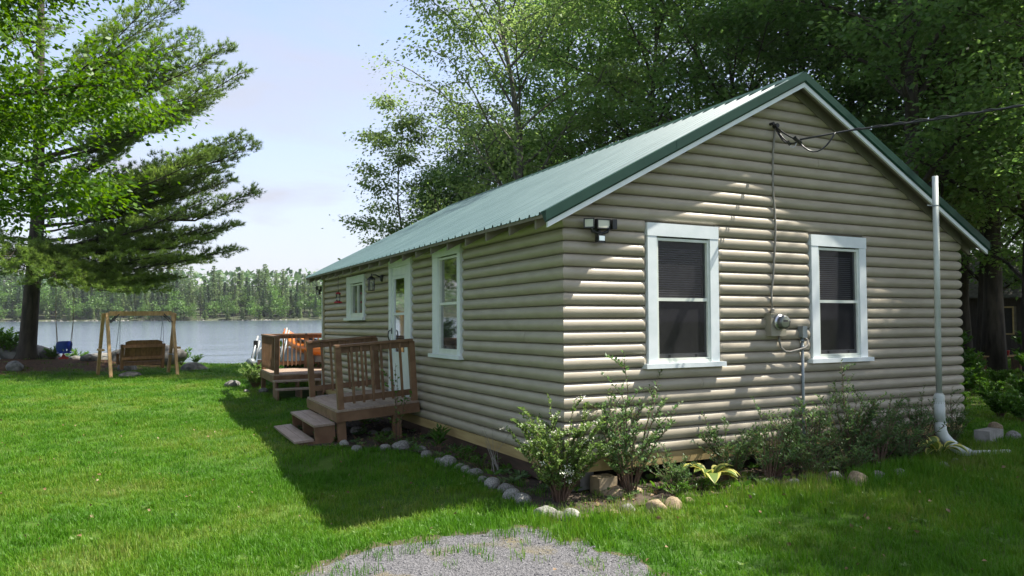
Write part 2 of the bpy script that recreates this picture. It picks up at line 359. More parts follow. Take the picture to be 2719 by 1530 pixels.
# ------------------------------------------------------------------ mesh helpers
class MB:
    def __init__(s): s.v = []; s.f = []
    def add(s, vs, fs):
        o = len(s.v)
        s.v += [tuple(p) for p in vs]
        s.f += [tuple(i + o for i in f) for f in fs]
        return s
    def box(s, x0, x1, y0, y1, z0, z1, T=None):
        vs = [(x, y, z) for x in (x0, x1) for y in (y0, y1) for z in (z0, z1)]
        if T: vs = [T(*p) for p in vs]
        return s.add(vs, [(0, 1, 3, 2), (4, 6, 7, 5), (0, 4, 5, 1), (2, 3, 7, 6), (0, 2, 6, 4), (1, 5, 7, 3)])
    def beam(s, a, b, w, h, upv=(0, 0, 1)):
        """square bar from a to b, w wide sideways and h deep along upv"""
        a, b = Vector(a), Vector(b)
        d = (b - a).normalized(); u = Vector(upv)
        if abs(d.dot(u)) > 0.98: u = Vector((0, 1, 0))
        sd_ = d.cross(u).normalized(); u = sd_.cross(d)
        vs = []
        for p in (a, b):
            for i, j in ((-1, -1), (1, -1), (1, 1), (-1, 1)):
                vs.append(p + sd_ * (w / 2 * i) + u * (h / 2 * j))
        return s.add(vs, [(0, 3, 2, 1), (4, 5, 6, 7), (0, 1, 5, 4), (1, 2, 6, 5), (2, 3, 7, 6), (3, 0, 4, 7)])
    def tube(s, pts, rad, n=8, cap=True):
        pts = [Vector(p) for p in pts]
        if not hasattr(rad, '__len__'): rad = [rad] * len(pts)
        rings = []; prev = None
        for i, p in enumerate(pts):
            d = (pts[min(i + 1, len(pts) - 1)] - pts[max(i - 1, 0)])
            d = d.normalized() if d.length > 1e-9 else Vector((0, 0, 1))
            if prev is None:
                u = d.orthogonal().normalized()
            else:
                u = (prev - d * prev.dot(d))
                u = u.normalized() if u.length > 1e-6 else d.orthogonal().normalized()
            prev = u
            w = d.cross(u)
            rings.append([p + (u * math.cos(2 * math.pi * k / n) + w * math.sin(2 * math.pi * k / n)) * rad[i] for k in range(n)])
        vs = [q for r_ in rings for q in r_]
        fs = []
        for i in range(len(pts) - 1):
            for k in range(n):
                fs.append((i * n + k, i * n + (k + 1) % n, (i + 1) * n + (k + 1) % n, (i + 1) * n + k))
        if cap:
            fs.append(tuple(range(n - 1, -1, -1)))
            fs.append(tuple((len(pts) - 1) * n + k for k in range(n)))
        return s.add(vs, fs)
    def lathe(s, prof, c=(0, 0, 0), n=16, axis='z'):
        vs = []; fs = []
        for (r_, h) in prof:
            for k in range(n):
                a = 2 * math.pi * k / n
                p = (r_ * math.cos(a), r_ * math.sin(a), h)
                if axis == 'y': p = (p[0], -p[2], p[1])
                if axis == 'x': p = (-p[2], p[0], p[1])
                vs.append((p[0] + c[0], p[1] + c[1], p[2] + c[2]))
        for i in range(len(prof) - 1):
            for k in range(n):
                fs.append((i * n + k, i * n + (k + 1) % n, (i + 1) * n + (k + 1) % n, (i + 1) * n + k))
        fs.append(tuple(range(n - 1, -1, -1))); fs.append(tuple((len(prof) - 1) * n + k for k in range(n)))
        return s.add(vs, fs)

def abs_loc(o):
    p = Vector((0, 0, 0))
    while o is not None:
        p += o.location; o = o.parent
    return p

def mesh_from(name, vs, fs, material, smooth=False):
    me = bpy.data.meshes.new(name)
    me.from_pydata([tuple(v) for v in vs], [], [tuple(f) for f in fs])
    me.materials.append(material)
    if smooth:
        me.polygons.foreach_set('use_smooth', [True] * len(me.polygons))
    me.update()
    return me

def mesh_np(name, V, F, material, smooth=False):
    """V (n,3), F (m,k) with one k for all"""
    me = bpy.data.meshes.new(name)
    k = F.shape[1]
    me.vertices.add(len(V)); me.vertices.foreach_set('co', V.astype(np.float32).ravel())
    me.loops.add(F.size); me.loops.foreach_set('vertex_index', F.astype(np.int32).ravel())
    me.polygons.add(len(F)); me.polygons.foreach_set('loop_start', np.arange(0, F.size, k, dtype=np.int32))
    if smooth: me.polygons.foreach_set('use_smooth', np.ones(len(F), dtype=bool))
    me.update(calc_edges=True)
    me.materials.append(material)
    return me

def link(name, me, parent=None, loc=None):
    o = bpy.data.objects.new(name, me)
    COL.objects.link(o)
    if parent is not None: o.parent = parent
    if loc is not None: o.location = loc
    return o

def part(name, mb, material, parent=None, smooth=False, world_coords=True, label=None):
    """one mesh object; vertices given in world coordinates are moved into the parent's frame (parents only translate)"""
    off = abs_loc(parent) if (parent is not None and world_coords) else Vector((0, 0, 0))
    vs = [(p[0] - off.x, p[1] - off.y, p[2] - off.z) for p in mb.v]
    o = link(name, mesh_from(name, vs, mb.f, M[material], smooth), parent)
    if label: o['label'] = label
    return o

def tag(o, label=None, cat=None, group=None, kind=None):
    if label: o['label'] = label
    if cat: o['category'] = cat
    if group: o['group'] = group
    if kind: o['kind'] = kind
    return o

def thing(name, label, cat, loc=(0, 0, 0), rz=0.0, group=None):
    o = bpy.data.objects.new(name, None)
    COL.objects.link(o)
    o.empty_display_size = 0.2
    o.location = loc; o.rotation_euler = (0, 0, rz)
    return tag(o, label, cat, group)

def copy_thing(src, loc, rz, label=None, group=None, scale=None):
    c = src.copy(); COL.objects.link(c)
    c.location = loc; c.rotation_euler = (0, 0, rz)
    if scale is not None: c.scale = scale
    if label: c['label'] = label
    if group: c['group'] = group
    for ch in list(src.children):
        d = ch.copy(); COL.objects.link(d); d.parent = c
        for g in list(ch.children):
            e = g.copy(); COL.objects.link(e); e.parent = d
    return c

def lone(name, mb, material, label, cat, group=None, smooth=False, origin=None):
    """a thing that is one mesh"""
    o0 = Vector(origin) if origin is not None else Vector((0, 0, 0))
    o = link(name, mesh_from(name, [Vector(p) - o0 for p in mb.v], mb.f, M[material], smooth), None, o0)
    return tag(o, label, cat, group)

# ------------------------------------------------------------------ setting: terrain
SX, SY = -0.0066, -0.0131          # the old cabin leans a little towards the lake
W, L = 6.535, 10.77
WATER_Z = -1.06

def sstep(a, b, x):
    t = np.clip((x - a) / (b - a), 0, 1)
    return t * t * (3 - 2 * t)

def shore_y(x):
    # edge of the bank along the near shore
    return 24.8 - 0.62 * (np.minimum(x, 6.0) + 2.2) + 32 * sstep(3.6, 9.0, x) + 0.25 * np.sin(x * 1.3) + 0.15 * np.sin(x * 3.1 + 1)

def ground_z(x, y):
    x = np.asarray(x, float); y = np.asarray(y, float)
    z = 0.02 * np.sin(x * 0.7 + 1) * np.sin(y * 0.6)
    z = z * sstep(2, 8, np.hypot(x - 1, y - 1)) 
    z = z - 0.13 * sstep(0, 0.95, -0.75 - 1.25 * sstep(2.6, 3.9, y) * (1 - sstep(6.2, 7.2, y)) - x) * sstep(-0.9, 0.5, y) * (1 - sstep(8, 14, y))
    mound = np.exp(-(((x + 7.6) / 3.2) ** 2 + ((y - 22.6) / 2.6) ** 2))
    z = z + 0.46 * mound
    z = z + 0.18 * np.exp(-(((x + 4.2) / 1.6) ** 2 + ((y - 23.2) / 1.3) ** 2))
    sy = shore_y(x)
    drop = sstep(0.0, 2.6, y - sy) * (x < 80)
    z = z * (1 - drop) - 2.2 * drop
    return z

STONE_LINE = [(-1.75, 4.22), (-1.5, 4.05), (-1.15, 3.77), (-0.68, 3.35), (-0.36, 2.35), (-0.37, 1.5), (-0.5, 0.6), (-0.55, 0.07), (-0.54, -0.45), (-0.36, -0.70),
              (-0.06, -0.75), (0.42, -0.70), (0.72, -0.78), (1.03, -0.69), (1.6, -0.72), (2.24, -0.68), (3.14, -0.90), (4.27, -0.65), (5.2, -0.45), (6.0, -0.2), (6.3, 0.4)]
BED = np.array(STONE_LINE + [(6.3, 10), (0.5, 10), (-1.6, 6.4)])
GRAVEL = np.array([(-2.95, -1.15), (-2.70, -1.02), (-2.45, -0.86), (-2.2, -0.78), (-1.9, -0.80), (-1.6, -0.76), (-1.3, -0.83), (-1.1, -0.78), (-0.92, -0.87), (-0.80, -1.05), (-0.90, -1.25), (-0.68, -1.40), (-0.74, -1.7),
                   (-0.56, -1.95), (-0.62, -2.3), (-0.45, -2.8), (-0.1, -3.6), (0.6, -5.0), (1.2, -8.0), (-6.5, -8.0), (-5.2, -4.2), (-4.2, -2.6), (-3.35, -1.7), (-3.15, -1.35)])

def ragged(P, amp, step):
    out = []
    for i in range(len(P)):
        a, b = P[i], P[(i + 1) % len(P)]
        n_ = max(1, int(np.hypot(*(b - a)) / step))
        for k in range(n_):
            p_ = a + (b - a) * k / n_
            out.append(p_ + (rng.normal(size=2) * amp if a[1] > -4 and b[1] > -4 else 0))
    return np.array(out)
GRAVEL = ragged(GRAVEL, 0.030, 0.07)

def in_poly(x, y, P):
    x = np.asarray(x); y = np.asarray(y)
    c = np.zeros(x.shape, bool)
    j = len(P) - 1
    for i in range(len(P)):
        xi, yi = P[i]; xj, yj = P[j]
        cond = ((yi > y) != (yj > y)) & (x < (xj - xi) * (y - yi) / (yj - yi + 1e-12) + xi)
        c ^= cond
        j = i
    return c

def soft_noise(x, y, s, seed=0):
    a = seed * 1.7
    return (np.sin(x * s + a) * np.cos(y * s * 1.13 - a) + 0.5 * np.sin(x * s * 2.3 + y * s * 1.7 + a * 3) + 0.35 * np.cos(y * s * 4.1 - x * s * 3.3 + a)) / 1.85

def bare(x, y):
    """0 lawn .. 1 bare needle litter under the pine"""
    d = np.hypot((x + 7.4) / 4.8, (y - 22.6) / 2.7) + 0.16 * soft_noise(x, y, 1.9, 2)
    b = 1 - sstep(0.75, 1.12, d)
    wood = sstep(9.0, 12.0, x + 0.25 * y * 0 + 0.8 * soft_noise(x, y, 0.9, 4)) * 0.55
    return np.clip(np.maximum(b, wood), 0, 1)

xs = np.concatenate([[-600, -300, -120], np.arange(-60, -14, 4.0), np.arange(-14, 14, 0.35), np.arange(14, 30, 1.0), np.arange(30, 91, 5.0), [150, 300, 600]])
ys = np.concatenate([[-110, -70], np.arange(-40, -9, 3.0), np.arange(-9, 33, 0.35), np.arange(33, 75, 6.0)])
gx, gy = np.meshgrid(xs, ys)
gz = ground_z(gx, gy)
V = np.stack([gx.ravel(), gy.ravel(), gz.ravel()], 1)
nx = len(xs)
ii, jj = np.meshgrid(np.arange(nx - 1), np.arange(len(ys) - 1))
i0 = (jj * nx + ii).ravel()
F = np.stack([i0, i0 + 1, i0 + nx + 1, i0 + nx], 1)
me = mesh_np('ground', V, F, M['ground'], True)
at = me.attributes.new('cover', 'FLOAT', 'POINT')
at.data.foreach_set('value', bare(V[:, 0], V[:, 1]).astype(np.float32))
tag(link('ground', me), kind='structure')

def sheet(name, P, z, material, sub=None):
    n = len(P)
    cx_, cy_ = P.mean(0)
    mb = MB()
    mb.add([(p[0], p[1], z) for p in P], [tuple(range(n))])
    o = link(name, mesh_from(name, mb.v, mb.f, M[material]))
    return tag(o, kind='structure')
cen = GRAVEL.mean(0)
FRINGE = np.array([cen + (q - cen) * (1 + (0.10 + 0.06 * rng.normal()) / max(np.hypot(*(q - cen)), .5)) for q in GRAVEL])
sheet('dirt_edge', FRINGE, 0.008, 'fringe')
sheet('gravel_driveway', GRAVEL, 0.012, 'gravel')
sheet('garden_bed', BED, 0.016, 'soil')

lk = MB().add([(-900, 18, WATER_Z), (900, -60, WATER_Z), (900, 900, WATER_Z), (-900, 900, WATER_Z)], [(0, 1, 2, 3)])
# the lake lies under the near bank, which is higher
tag(link('lake', mesh_from('lake', lk.v, lk.f, M['water'])), kind='structure')

# ------------------------------------------------------------------ cabin
def sh(x, y, z): return (x, y, z + SX * x + SY * y)
def G(u, d, z): return sh(u, -d, z)          # gable wall: along x, outwards is -y
def S(u, d, z): return sh(-d, u, z)          # long wall: along y, outwards is -x

cabin = thing('cabin', 'taupe log-sided cabin with green metal roof and white window trim', 'cabin', (W / 2, L / 2, 0))

COURSE = 0.135
Z_LOG = 0.348
BULGE = 0.052
EAVE_Z, SLOPE, OV, GOV = 2.737, 0.528, 0.344, 0.254
YF = L + 0.39
def roof_under(x): return EAVE_Z + SLOPE * (min(x, W - x) + OV)

NP = 17
prof = []
for k in range(NP):
    t = -1 + 2 * k / (NP - 1)
    prof.append((0.5 + 0.5 * t, math.sqrt(max(0.0, 1 - abs(t) ** 2.0))))

def pane(T, u0, u1, d, z0, z1):
    return MB().add([T(u0, d, z0), T(u1, d, z0), T(u1, d, z1), T(u0, d, z1)], [(0, 1, 2, 3)])

def log_mesh(T, a, b, z, end_a, end_b, clip=None):
    """half round siding log from a to b; ends: 'round' at trims, 'mitre' at corners, 'flat' at joints, 'slope' under the roof"""
    st = []
    ta, tb = [], []
    if end_a == 'round': ta = [(0, 0.25), (0.012, 0.62), (0.03, 0.86), (0.06, 1.0)]
    else: ta = [(0, 1.0)]
    if end_b == 'round': tb = [(0.06, 1.0), (0.03, 0.86), (0.012, 0.62), (0, 0.25)]
    else: tb = [(0, 1.0)]
    if b - a < 0.14: 
        ta = ta[:1] if end_a != 'round' else [(0, .5)]
        tb = tb[-1:] if end_b != 'round' else [(0, .5)]
    mb = MB()
    vs = []
    stations = [('a', o, s) for o, s in ta] + [('b', o, s) for o, s in tb]
    wob = random.uniform(-0.003, 0.003)
    for side, o, s in stations:
        for (h, d) in prof:
            dd = (BULGE + wob) * d * s
            zz = z + 0.0015 + h * (COURSE - 0.003)
            u = a + o if side == 'a' else b - o
            e = end_a if side == 'a' else end_b
            if e == 'mitre': u += -dd if side == 'a' else dd
            if e == 'slope':
                lim = (zz - EAVE_Z) / SLOPE - OV - 0.12
                u = max(lim, -0.02) if side == 'a' else min(W - lim, W + 0.02)
            vs.append(T(u, dd, zz))
    ns = len(stations)
    fs = []
    for i in range(ns - 1):
        for k in range(NP - 1):
            fs.append((i * NP + k, (i + 1) * NP + k, (i + 1) * NP + k + 1, i * NP + k + 1))
    fs.append(tuple(range(NP)))
    fs.append(tuple((ns - 1) * NP + k for k in range(NP - 1, -1, -1)))
    mb.add(vs, fs)
    return mb

def put_log(T, a, b, z, ea, eb):
    if b - a < 0.05: return
    cuts = [a, b]
    if b - a > 2.2 and random.random() < 0.30:
        cuts = [a, random.uniform(a + 0.6, b - 0.6), b]
    for i in range(len(cuts) - 1):
        e0 = ea if i == 0 else 'flat'
        e1 = eb if i == len(cuts) - 2 else 'flat'
        p0 = cuts[i] + (0.0025 if i else 0)
        part('log', log_mesh(T, p0, cuts[i + 1], z, e0, e1), 'log', cabin)     # flat faces: the rake's shadow stays exact

G_HOLES = [(1.03, 2.04, 1.28, 2.89), (3.56, 4.565, 1.27, 2.885)]
S_HOLES = [(2.64, 3.70, 1.30, 2.99), (4.66, 5.79, 0.52, 2.99), (7.31, 8.61, 1.87, 2.75)]

def wall_logs(T, u0, u1, rows, holes, ends, gable):
    for r_ in range(rows):
        z = Z_LOG + r_ * COURSE
        zm = z + COURSE / 2
        a, b = u0, u1
        ea, eb = ends
        if gable and zm > 2.86:
            a = max((zm - EAVE_Z) / SLOPE - OV - 0.12, 0); b = W - a
            ea = eb = 'slope'
            if a >= b - 0.1: break
        segs = [(a, b, ea, eb)]
        for (h0, h1, z0, z1) in holes:
            if z < z1 - 0.045 and z + COURSE > z0 + 0.045:
                ns = []
                for (p, q, e0, e1) in segs:
                    if h0 >= q or h1 <= p: ns.append((p, q, e0, e1)); continue
                    ns.append((p, h0, e0, 'round')); ns.append((h1, q, 'round', e1))
                segs = ns
        for s in segs: put_log(T, s[0], s[1], z, s[2], s[3])

wall_logs(G, 0, W, 33, G_HOLES, ('mitre', 'mitre'), True)
wall_logs(S, 0, L - 0.16, 19, S_HOLES, ('mitre', 'round'), False)
def E_(u, d, z): return sh(W + d, u, z)
def N_(u, d, z): return sh(u, L + d, z)
for r_ in range(19):
    part('log', log_mesh(E_, 0, L, Z_LOG + r_ * COURSE, 'mitre', 'mitre'), 'log', cabin, smooth=True)
for r_ in range(33):
    z = Z_LOG + r_ * COURSE
    a = 0.0
    if z > 2.8: a = max((z + 0.07 - EAVE_Z) / SLOPE - OV - 0.12, 0)
    if a < W / 2 - 0.05:
        part('log', log_mesh(N_, a, W - a, z, 'slope' if z > 2.8 else 'mitre', 'slope' if z > 2.8 else 'mitre'), 'log', cabin, smooth=True)

# sheathing behind the logs, with the window openings left out
def sheathing(T, u0, u1, z0, z1, holes, gable):
    us = sorted(set([u0, u1] + [h for H in holes for h in (H[0] + 0.05, H[1] - 0.05)]))
    zs = sorted(set([z0, z1] + [h for H in holes for h in (H[2] + 0.03, H[3] - 0.05)]))
    mb = MB()
    for i in range(len(us) - 1):
        for j in range(len(zs) - 1):
            um, zm = (us[i] + us[i + 1]) / 2, (zs[j] + zs[j + 1]) / 2
            if any(h[0] + 0.04 < um < h[1] - 0.04 and h[2] + 0.02 < zm < h[3] - 0.04 for h in holes): continue
            mb.box(us[i], us[i + 1], -0.06, -0.004, zs[j], zs[j + 1], T)
    if gable:
        tri = [(-0.0, z1), (W, z1), (W / 2, roof_under(W / 2) + 0.06)]
        vs = [T(u, -0.004, z) for u, z in tri] + [T(u, -0.06, z) for u, z in tri]
        mb.add(vs, [(0, 1, 2), (5, 4, 3), (0, 3, 4, 1), (1, 4, 5, 2), (2, 5, 3, 0)])
    part('wall', mb, 'sheath', cabin)
sheathing(G, 0.01, W - 0.01, Z_LOG, 2.93, G_HOLES, True)
sheathing(S, 0.07, L - 0.07, Z_LOG, 2.95, S_HOLES, False)
sheathing(E_, 0.07, L - 0.07, Z_LOG, 2.95, [], False)
sheathing(N_, 0.01, W - 0.01, Z_LOG, 2.93, [], True)
part('floor', MB().box(0.07, W - 0.07, 0.07, L - 0.07, 0.36, 0.42, sh), 'sheath', cabin)

# skirt planks under the logs, the beam behind, and the foundation blocks
for a, b in ((0.0, 2.9), (2.905, W)):
    part('skirt_plank', MB().box(a - 0.02, b + (0.02 if b == W else 0), 0.0, 0.028, 0.225, 0.352, G), 'skirt', cabin)
for a, b in ((0.0, 3.6), (3.605, 7.4), (7.405, L)):
    part('skirt_plank', MB().box(a, b, 0.0, 0.026, 0.225, 0.352, S), 'skirt', cabin)
part('sill_beam', MB().box(0.05, L - 0.05, -0.20, -0.03, 0.055, 0.225, S), 'sill_beam', cabin)
part('sill_beam', MB().box(W - 1.9, W - 0.25, -0.22, -0.06, 0.10, 0.225, G), 'sill_beam', cabin)
for u in (0.25, 2.3, 4.4, 6.15):
    part('foundation_block', MB().box(u - 0.14, u + 0.14, -0.36, -0.08, -0.1, 0.225, G), 'concrete', cabin)
for u in (2.6, 5.3, 8.0, 10.4):
    part('foundation_block', MB().box(u - 0.14, u + 0.14, -0.50, -0.22, -0.1, 0.225, S), 'concrete', cabin)
# far corner: narrow board with shingle ends and a white edge strip
for k in range(17):
    part('shake', MB().box(L - 0.155, L + 0.01, 0.0, 0.040 + 0.008 * (k % 2), 0.36 + k * 0.146, 0.36 + k * 0.146 + 0.142, S), 'shake', cabin)
part('corner_strip', MB().box(L + 0.012, L + 0.06, 0.0, 0.055, 0.34, 2.78, S), 'white', cabin)

# ---- roof
def RL(s, y, d):    # left slope: s = horizontal distance from eave edge, d = height over the sheet
    return sh(-OV + s, y, EAVE_Z + 0.150 + SLOPE * s + d)
def RR(s, y, d): return sh(W + OV - s, y, EAVE_Z + 0.150 + SLOPE * s + d)
HALF = W / 2 + OV
PANEL = (YF + GOV) / 13
def roof_panel(T, y0):
    mb = MB()
    p = []
    rib = PANEL / 4
    for k in range(4):
        c = y0 + (k + 0.5) * rib
        p += [(c - rib / 2, 0), (c - 0.024, 0), (c - 0.012, 0.027), (c + 0.012, 0.027), (c + 0.024, 0)]
        p += [(c + 0.075, 0), (c + 0.080, 0.007), (c + 0.096, 0.007), (c + 0.102, 0)]
    p.append((y0 + PANEL + 0.001, 0))
    vs = []
    for s in (-0.03, HALF):
        for (y, d) in p: vs.append(T(s, y, d))
    for s in (-0.03, HALF):
        for (y, d) in p: vs.append(T(s, y, d - 0.003))
    n = len(p)
    fs = [(k, k + 1, n + k + 1, n + k) for k in range(n - 1)] + [(2 * n + k, 3 * n + k, 3 * n + k + 1, 2 * n + k + 1) for k in range(n - 1)]
    fs += [(k, 2 * n + k, 2 * n + k + 1, k + 1) for k in range(n - 1)]
    return mb.add(vs, fs)
for i in range(13):
    part('roof_panel', roof_panel(RL, -GOV + i * PANEL), 'roof', cabin)
    part('roof_panel', roof_panel(RR, -GOV + i * PANEL), 'roof', cabin)
for k in range(13):      # ridge cap in lapped lengths
    y0, y1 = -GOV - 0.012 + k * PANEL, -GOV + (k + 1) * PANEL
    mb = MB()
    vs = []
    for y, lift in ((y0, 0.004), (y1 + 0.03, 0.0)):
        for s, d in ((HALF - 0.16, 0.023), (HALF, 0.038)): vs.append(RL(s, y, d + lift))
        vs.append(RR(HALF - 0.16, y, 0.023 + lift))
    mb.add(vs, [(0, 1, 4, 3), (1, 2, 5, 4)])
    part('ridge_cap', mb, 'rake', cabin)
# roof deck boards under the metal (also the soffit)
for T in (RL, RR):
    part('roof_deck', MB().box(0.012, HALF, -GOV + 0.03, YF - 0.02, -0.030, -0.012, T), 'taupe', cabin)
# rake: white fascia board, green trim over it
for T, nm in ((RL, 'l'), (RR, 'r')):
    lo, hi = -0.152, -0.068
    e = HALF
    mb = MB()
    vs = [T(0.0, -GOV, lo), T(e, -GOV, lo), T(e, -GOV, hi + 0.07), T(0.0, -GOV, hi + 0.07)]
    vs += [T(0.0, -GOV + 0.026, lo), T(e, -GOV + 0.026, lo), T(e, -GOV + 0.026, hi + 0.05), T(0.0, -GOV + 0.026, hi + 0.05)]
    mb.add(vs, [(0, 1, 2, 3), (7, 6, 5, 4), (0, 4, 5, 1), (3, 2, 6, 7), (0, 3, 7, 4), (1, 5, 6, 2)])
    part('fascia_board', mb, 'white', cabin)
    for s0, s1 in ((0.0 - 0.03, 1.62), (1.615, e)):
        mb = MB()
        y0 = -GOV - 0.022 - (0.002 if s0 > 1 else 0)
        q = []
        for s in (s0, s1):
            q += [T(s, -GOV + 0.09, 0.026), T(s, y0, 0.030), T(s, y0, -0.075), T(s, y0 + 0.014, -0.095), T(s, -GOV - 0.003, -0.095)]
        mb.add(q, [(k, 5 + k, 6 + k, k + 1) for k in range(4)] + [(0, 1, 2, 3, 4), (9, 8, 7, 6, 5)])
        part('rake_trim', mb, 'rake', cabin)
    part('fascia_board', MB().box(0.0, e, YF - 0.03, YF, -0.152, -0.012, T), 'white', cabin)
    # soffit board behind the fascia, flush frieze rafter
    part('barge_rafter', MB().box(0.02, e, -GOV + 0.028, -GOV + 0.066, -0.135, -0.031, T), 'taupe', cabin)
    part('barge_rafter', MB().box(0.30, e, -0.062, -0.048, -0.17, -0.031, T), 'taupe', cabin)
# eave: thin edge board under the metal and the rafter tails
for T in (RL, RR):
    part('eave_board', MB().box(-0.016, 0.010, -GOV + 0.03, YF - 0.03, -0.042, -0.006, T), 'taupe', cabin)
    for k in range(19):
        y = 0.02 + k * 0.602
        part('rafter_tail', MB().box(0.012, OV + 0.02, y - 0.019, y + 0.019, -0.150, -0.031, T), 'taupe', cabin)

# ---- windows and the door
def window(T, u0, u1, z0, z1, gu0, gu1, gz0, gz1, rail, name='window', sill_ext=0.06, double=True, blind=False, lace=False, vertical=False, sill_h=0.052, wedge=None):
    fr = part(name, MB().box(gu0 - 0.035, gu1 + 0.035, -0.03, 0.012, gz0 - 0.055, gz0 - 0.02, T), 'cream', cabin)
    # casing
    zt = gz1 + 0.045
    part('casing', MB().box(u0, gu0 - 0.032, 0.0, 0.058, z0 + sill_h, zt, T), 'white', fr)
    part('casing', MB().box(gu1 + 0.032, u1, 0.0, 0.058, z0 + sill_h, zt, T), 'white', fr)
    part('head_casing', MB().box(u0 - 0.004, u1 + 0.004, 0.0, 0.062, zt + 0.002, z1, T), 'white', fr)
    part('sill', MB().box(u0 - sill_ext, u1 + sill_ext, 0.0, 0.105, z0, z0 + sill_h, T), 'white', fr)
    # storm frame
    mb = MB()
    a, b = gu0 - 0.030, gu1 + 0.030
    mb.box(a, gu0, -0.02, 0.040, gz0 - 0.02, gz1 + 0.03, T).box(gu1, b, -0.02, 0.040, gz0 - 0.02, gz1 + 0.03, T)
    mb.box(gu0, gu1, -0.02, 0.038, gz1, gz1 + 0.03, T).box(gu0, gu1, -0.02, 0.038, gz0 - 0.02, gz0, T)
    mb.box(gu0 - 0.032, gu1 + 0.032, -0.02, 0.046, z0 + sill_h, gz0 - 0.022, T)
    part('frame', mb, 'cream', fr)
    if vertical:
        mid = (gu0 + gu1) / 2
        part('mullion', MB().box(mid - 0.012, mid + 0.012, -0.02, 0.034, gz0, gz1, T), 'cream', fr)
        for p, q in ((gu0, mid - 0.012), (mid + 0.012, gu1)):
            part('pane', pane(T, p, q, 0.006, gz0, gz1), 'screen', fr)
    else:
        part('meeting_rail', MB().box(gu0, gu1, -0.02, 0.032, rail - 0.018, rail + 0.018, T), 'cream', fr)
        part('pane', pane(T, gu0, gu1, 0.004, rail + 0.018, gz1), 'screen', fr)
        part('pane', pane(T, gu0, gu1, 0.014, gz0, rail - 0.018), 'screen', fr)
        part('sash_rail', MB().box(gu0, gu1, -0.01, 0.011, gz0, gz0 + 0.05, T), 'blind', fr)
        for uu in (gu0 + 0.16, gu1 - 0.16):
            part('latch', MB().box(uu - 0.014, uu + 0.014, 0.0165, 0.022, gz0 + 0.008, gz0 + 0.038, T), 'black', fr)
    if blind:
        mb = MB()
        k = 0; zz = gz1 - 0.075
        while zz > rail + 0.03:
            mb.add([T(gu0 + 0.01, -0.062, zz), T(gu1 - 0.01, -0.062, zz), T(gu1 - 0.01, -0.048, zz - 0.011), T(gu0 + 0.01, -0.048, zz - 0.011)], [(0, 1, 2, 3)])
            zz -= 0.026
        tag(part('blind', mb, 'blind', fr), kind='stuff')
    if lace:
        part('curtain', MB().box(gu0 - 0.02, gu0 + 0.52, -0.45, -0.44, gz0 + 0.22, rail - 0.10, T), 'lace', fr)
    return fr
window(G, 1.03, 2.04, 1.28, 2.886, 1.185, 1.885, 1.385, 2.695, 2.04, blind=True)
window(G, 3.56, 4.565, 1.27, 2.878, 3.715, 4.405, 1.375, 2.690, 2.04, blind=True)
window(S, 2.65, 3.69, 1.30, 2.93, 2.79, 3.44, 1.43, 2.70, 2.07, lace=True)
window(S, 7.32, 8.60, 1.865, 2.745, 7.45, 8.27, 2.01, 2.555, 2.3, vertical=True)

door = part('door', MB().box(5.02, 5.66, 0.0, 0.034, 0.60, 1.285, S), 'white', cabin)
part('casing', MB().box(4.66, 4.80, 0.0, 0.058, 0.55, 2.74, S), 'white', door)
part('casing', MB().box(5.66, 5.785, 0.0, 0.058, 0.55, 2.74, S), 'white', door)
part('casing', MB().box(4.80, 4.935, 0.0, 0.045, 0.55, 2.74, S), 'white', door)
part('head_casing', MB().box(4.655, 5.79, 0.0, 0.062, 2.742, 2.93, S), 'white', door)
part('head_panel', MB().box(4.935, 5.66, 0.0, 0.028, 2.60, 2.74, S), 'white', door)
mb = MB()
mb.box(4.94, 5.02, 0.0, 0.034, 0.60, 2.595, S).box(5.575, 5.66, 0.0, 0.036, 1.286, 2.595, S).box(5.02, 5.575, 0.0, 0.034, 2.545, 2.595, S).box(5.02, 5.575, 0.0, 0.036, 1.935, 1.975, S).box(5.02, 5.575, 0.0, 0.035, 1.286, 1.32, S)
part('frame', mb, 'white', door)
part('pane', pane(S, 5.02, 5.575, 0.014, 1.975, 2.545), 'glass', door)
part('pane', pane(S, 5.02, 5.575, 0.014, 1.32, 1.935), 'glass', door)
part('curtain', MB().box(5.16, 5.55, -0.10, -0.09, 1.42, 1.90, S), 'lace', door)
mb = MB()
mb.box(5.665 - 0.02, 5.665 + 0.03, 0.037, 0.05, 1.62, 1.72, S)
mb.tube([S(5.672, 0.05, 1.69), S(5.672, 0.095, 1.66), S(5.672, 0.10, 1.58), S(5.672, 0.085, 1.52), S(5.672, 0.05, 1.50)], 0.011, 6)
part('handle', mb, 'black', door, smooth=False)
part('threshold', MB().box(4.80, 5.66, 0.0, 0.09, 0.565, 0.598, S), 'white', door)

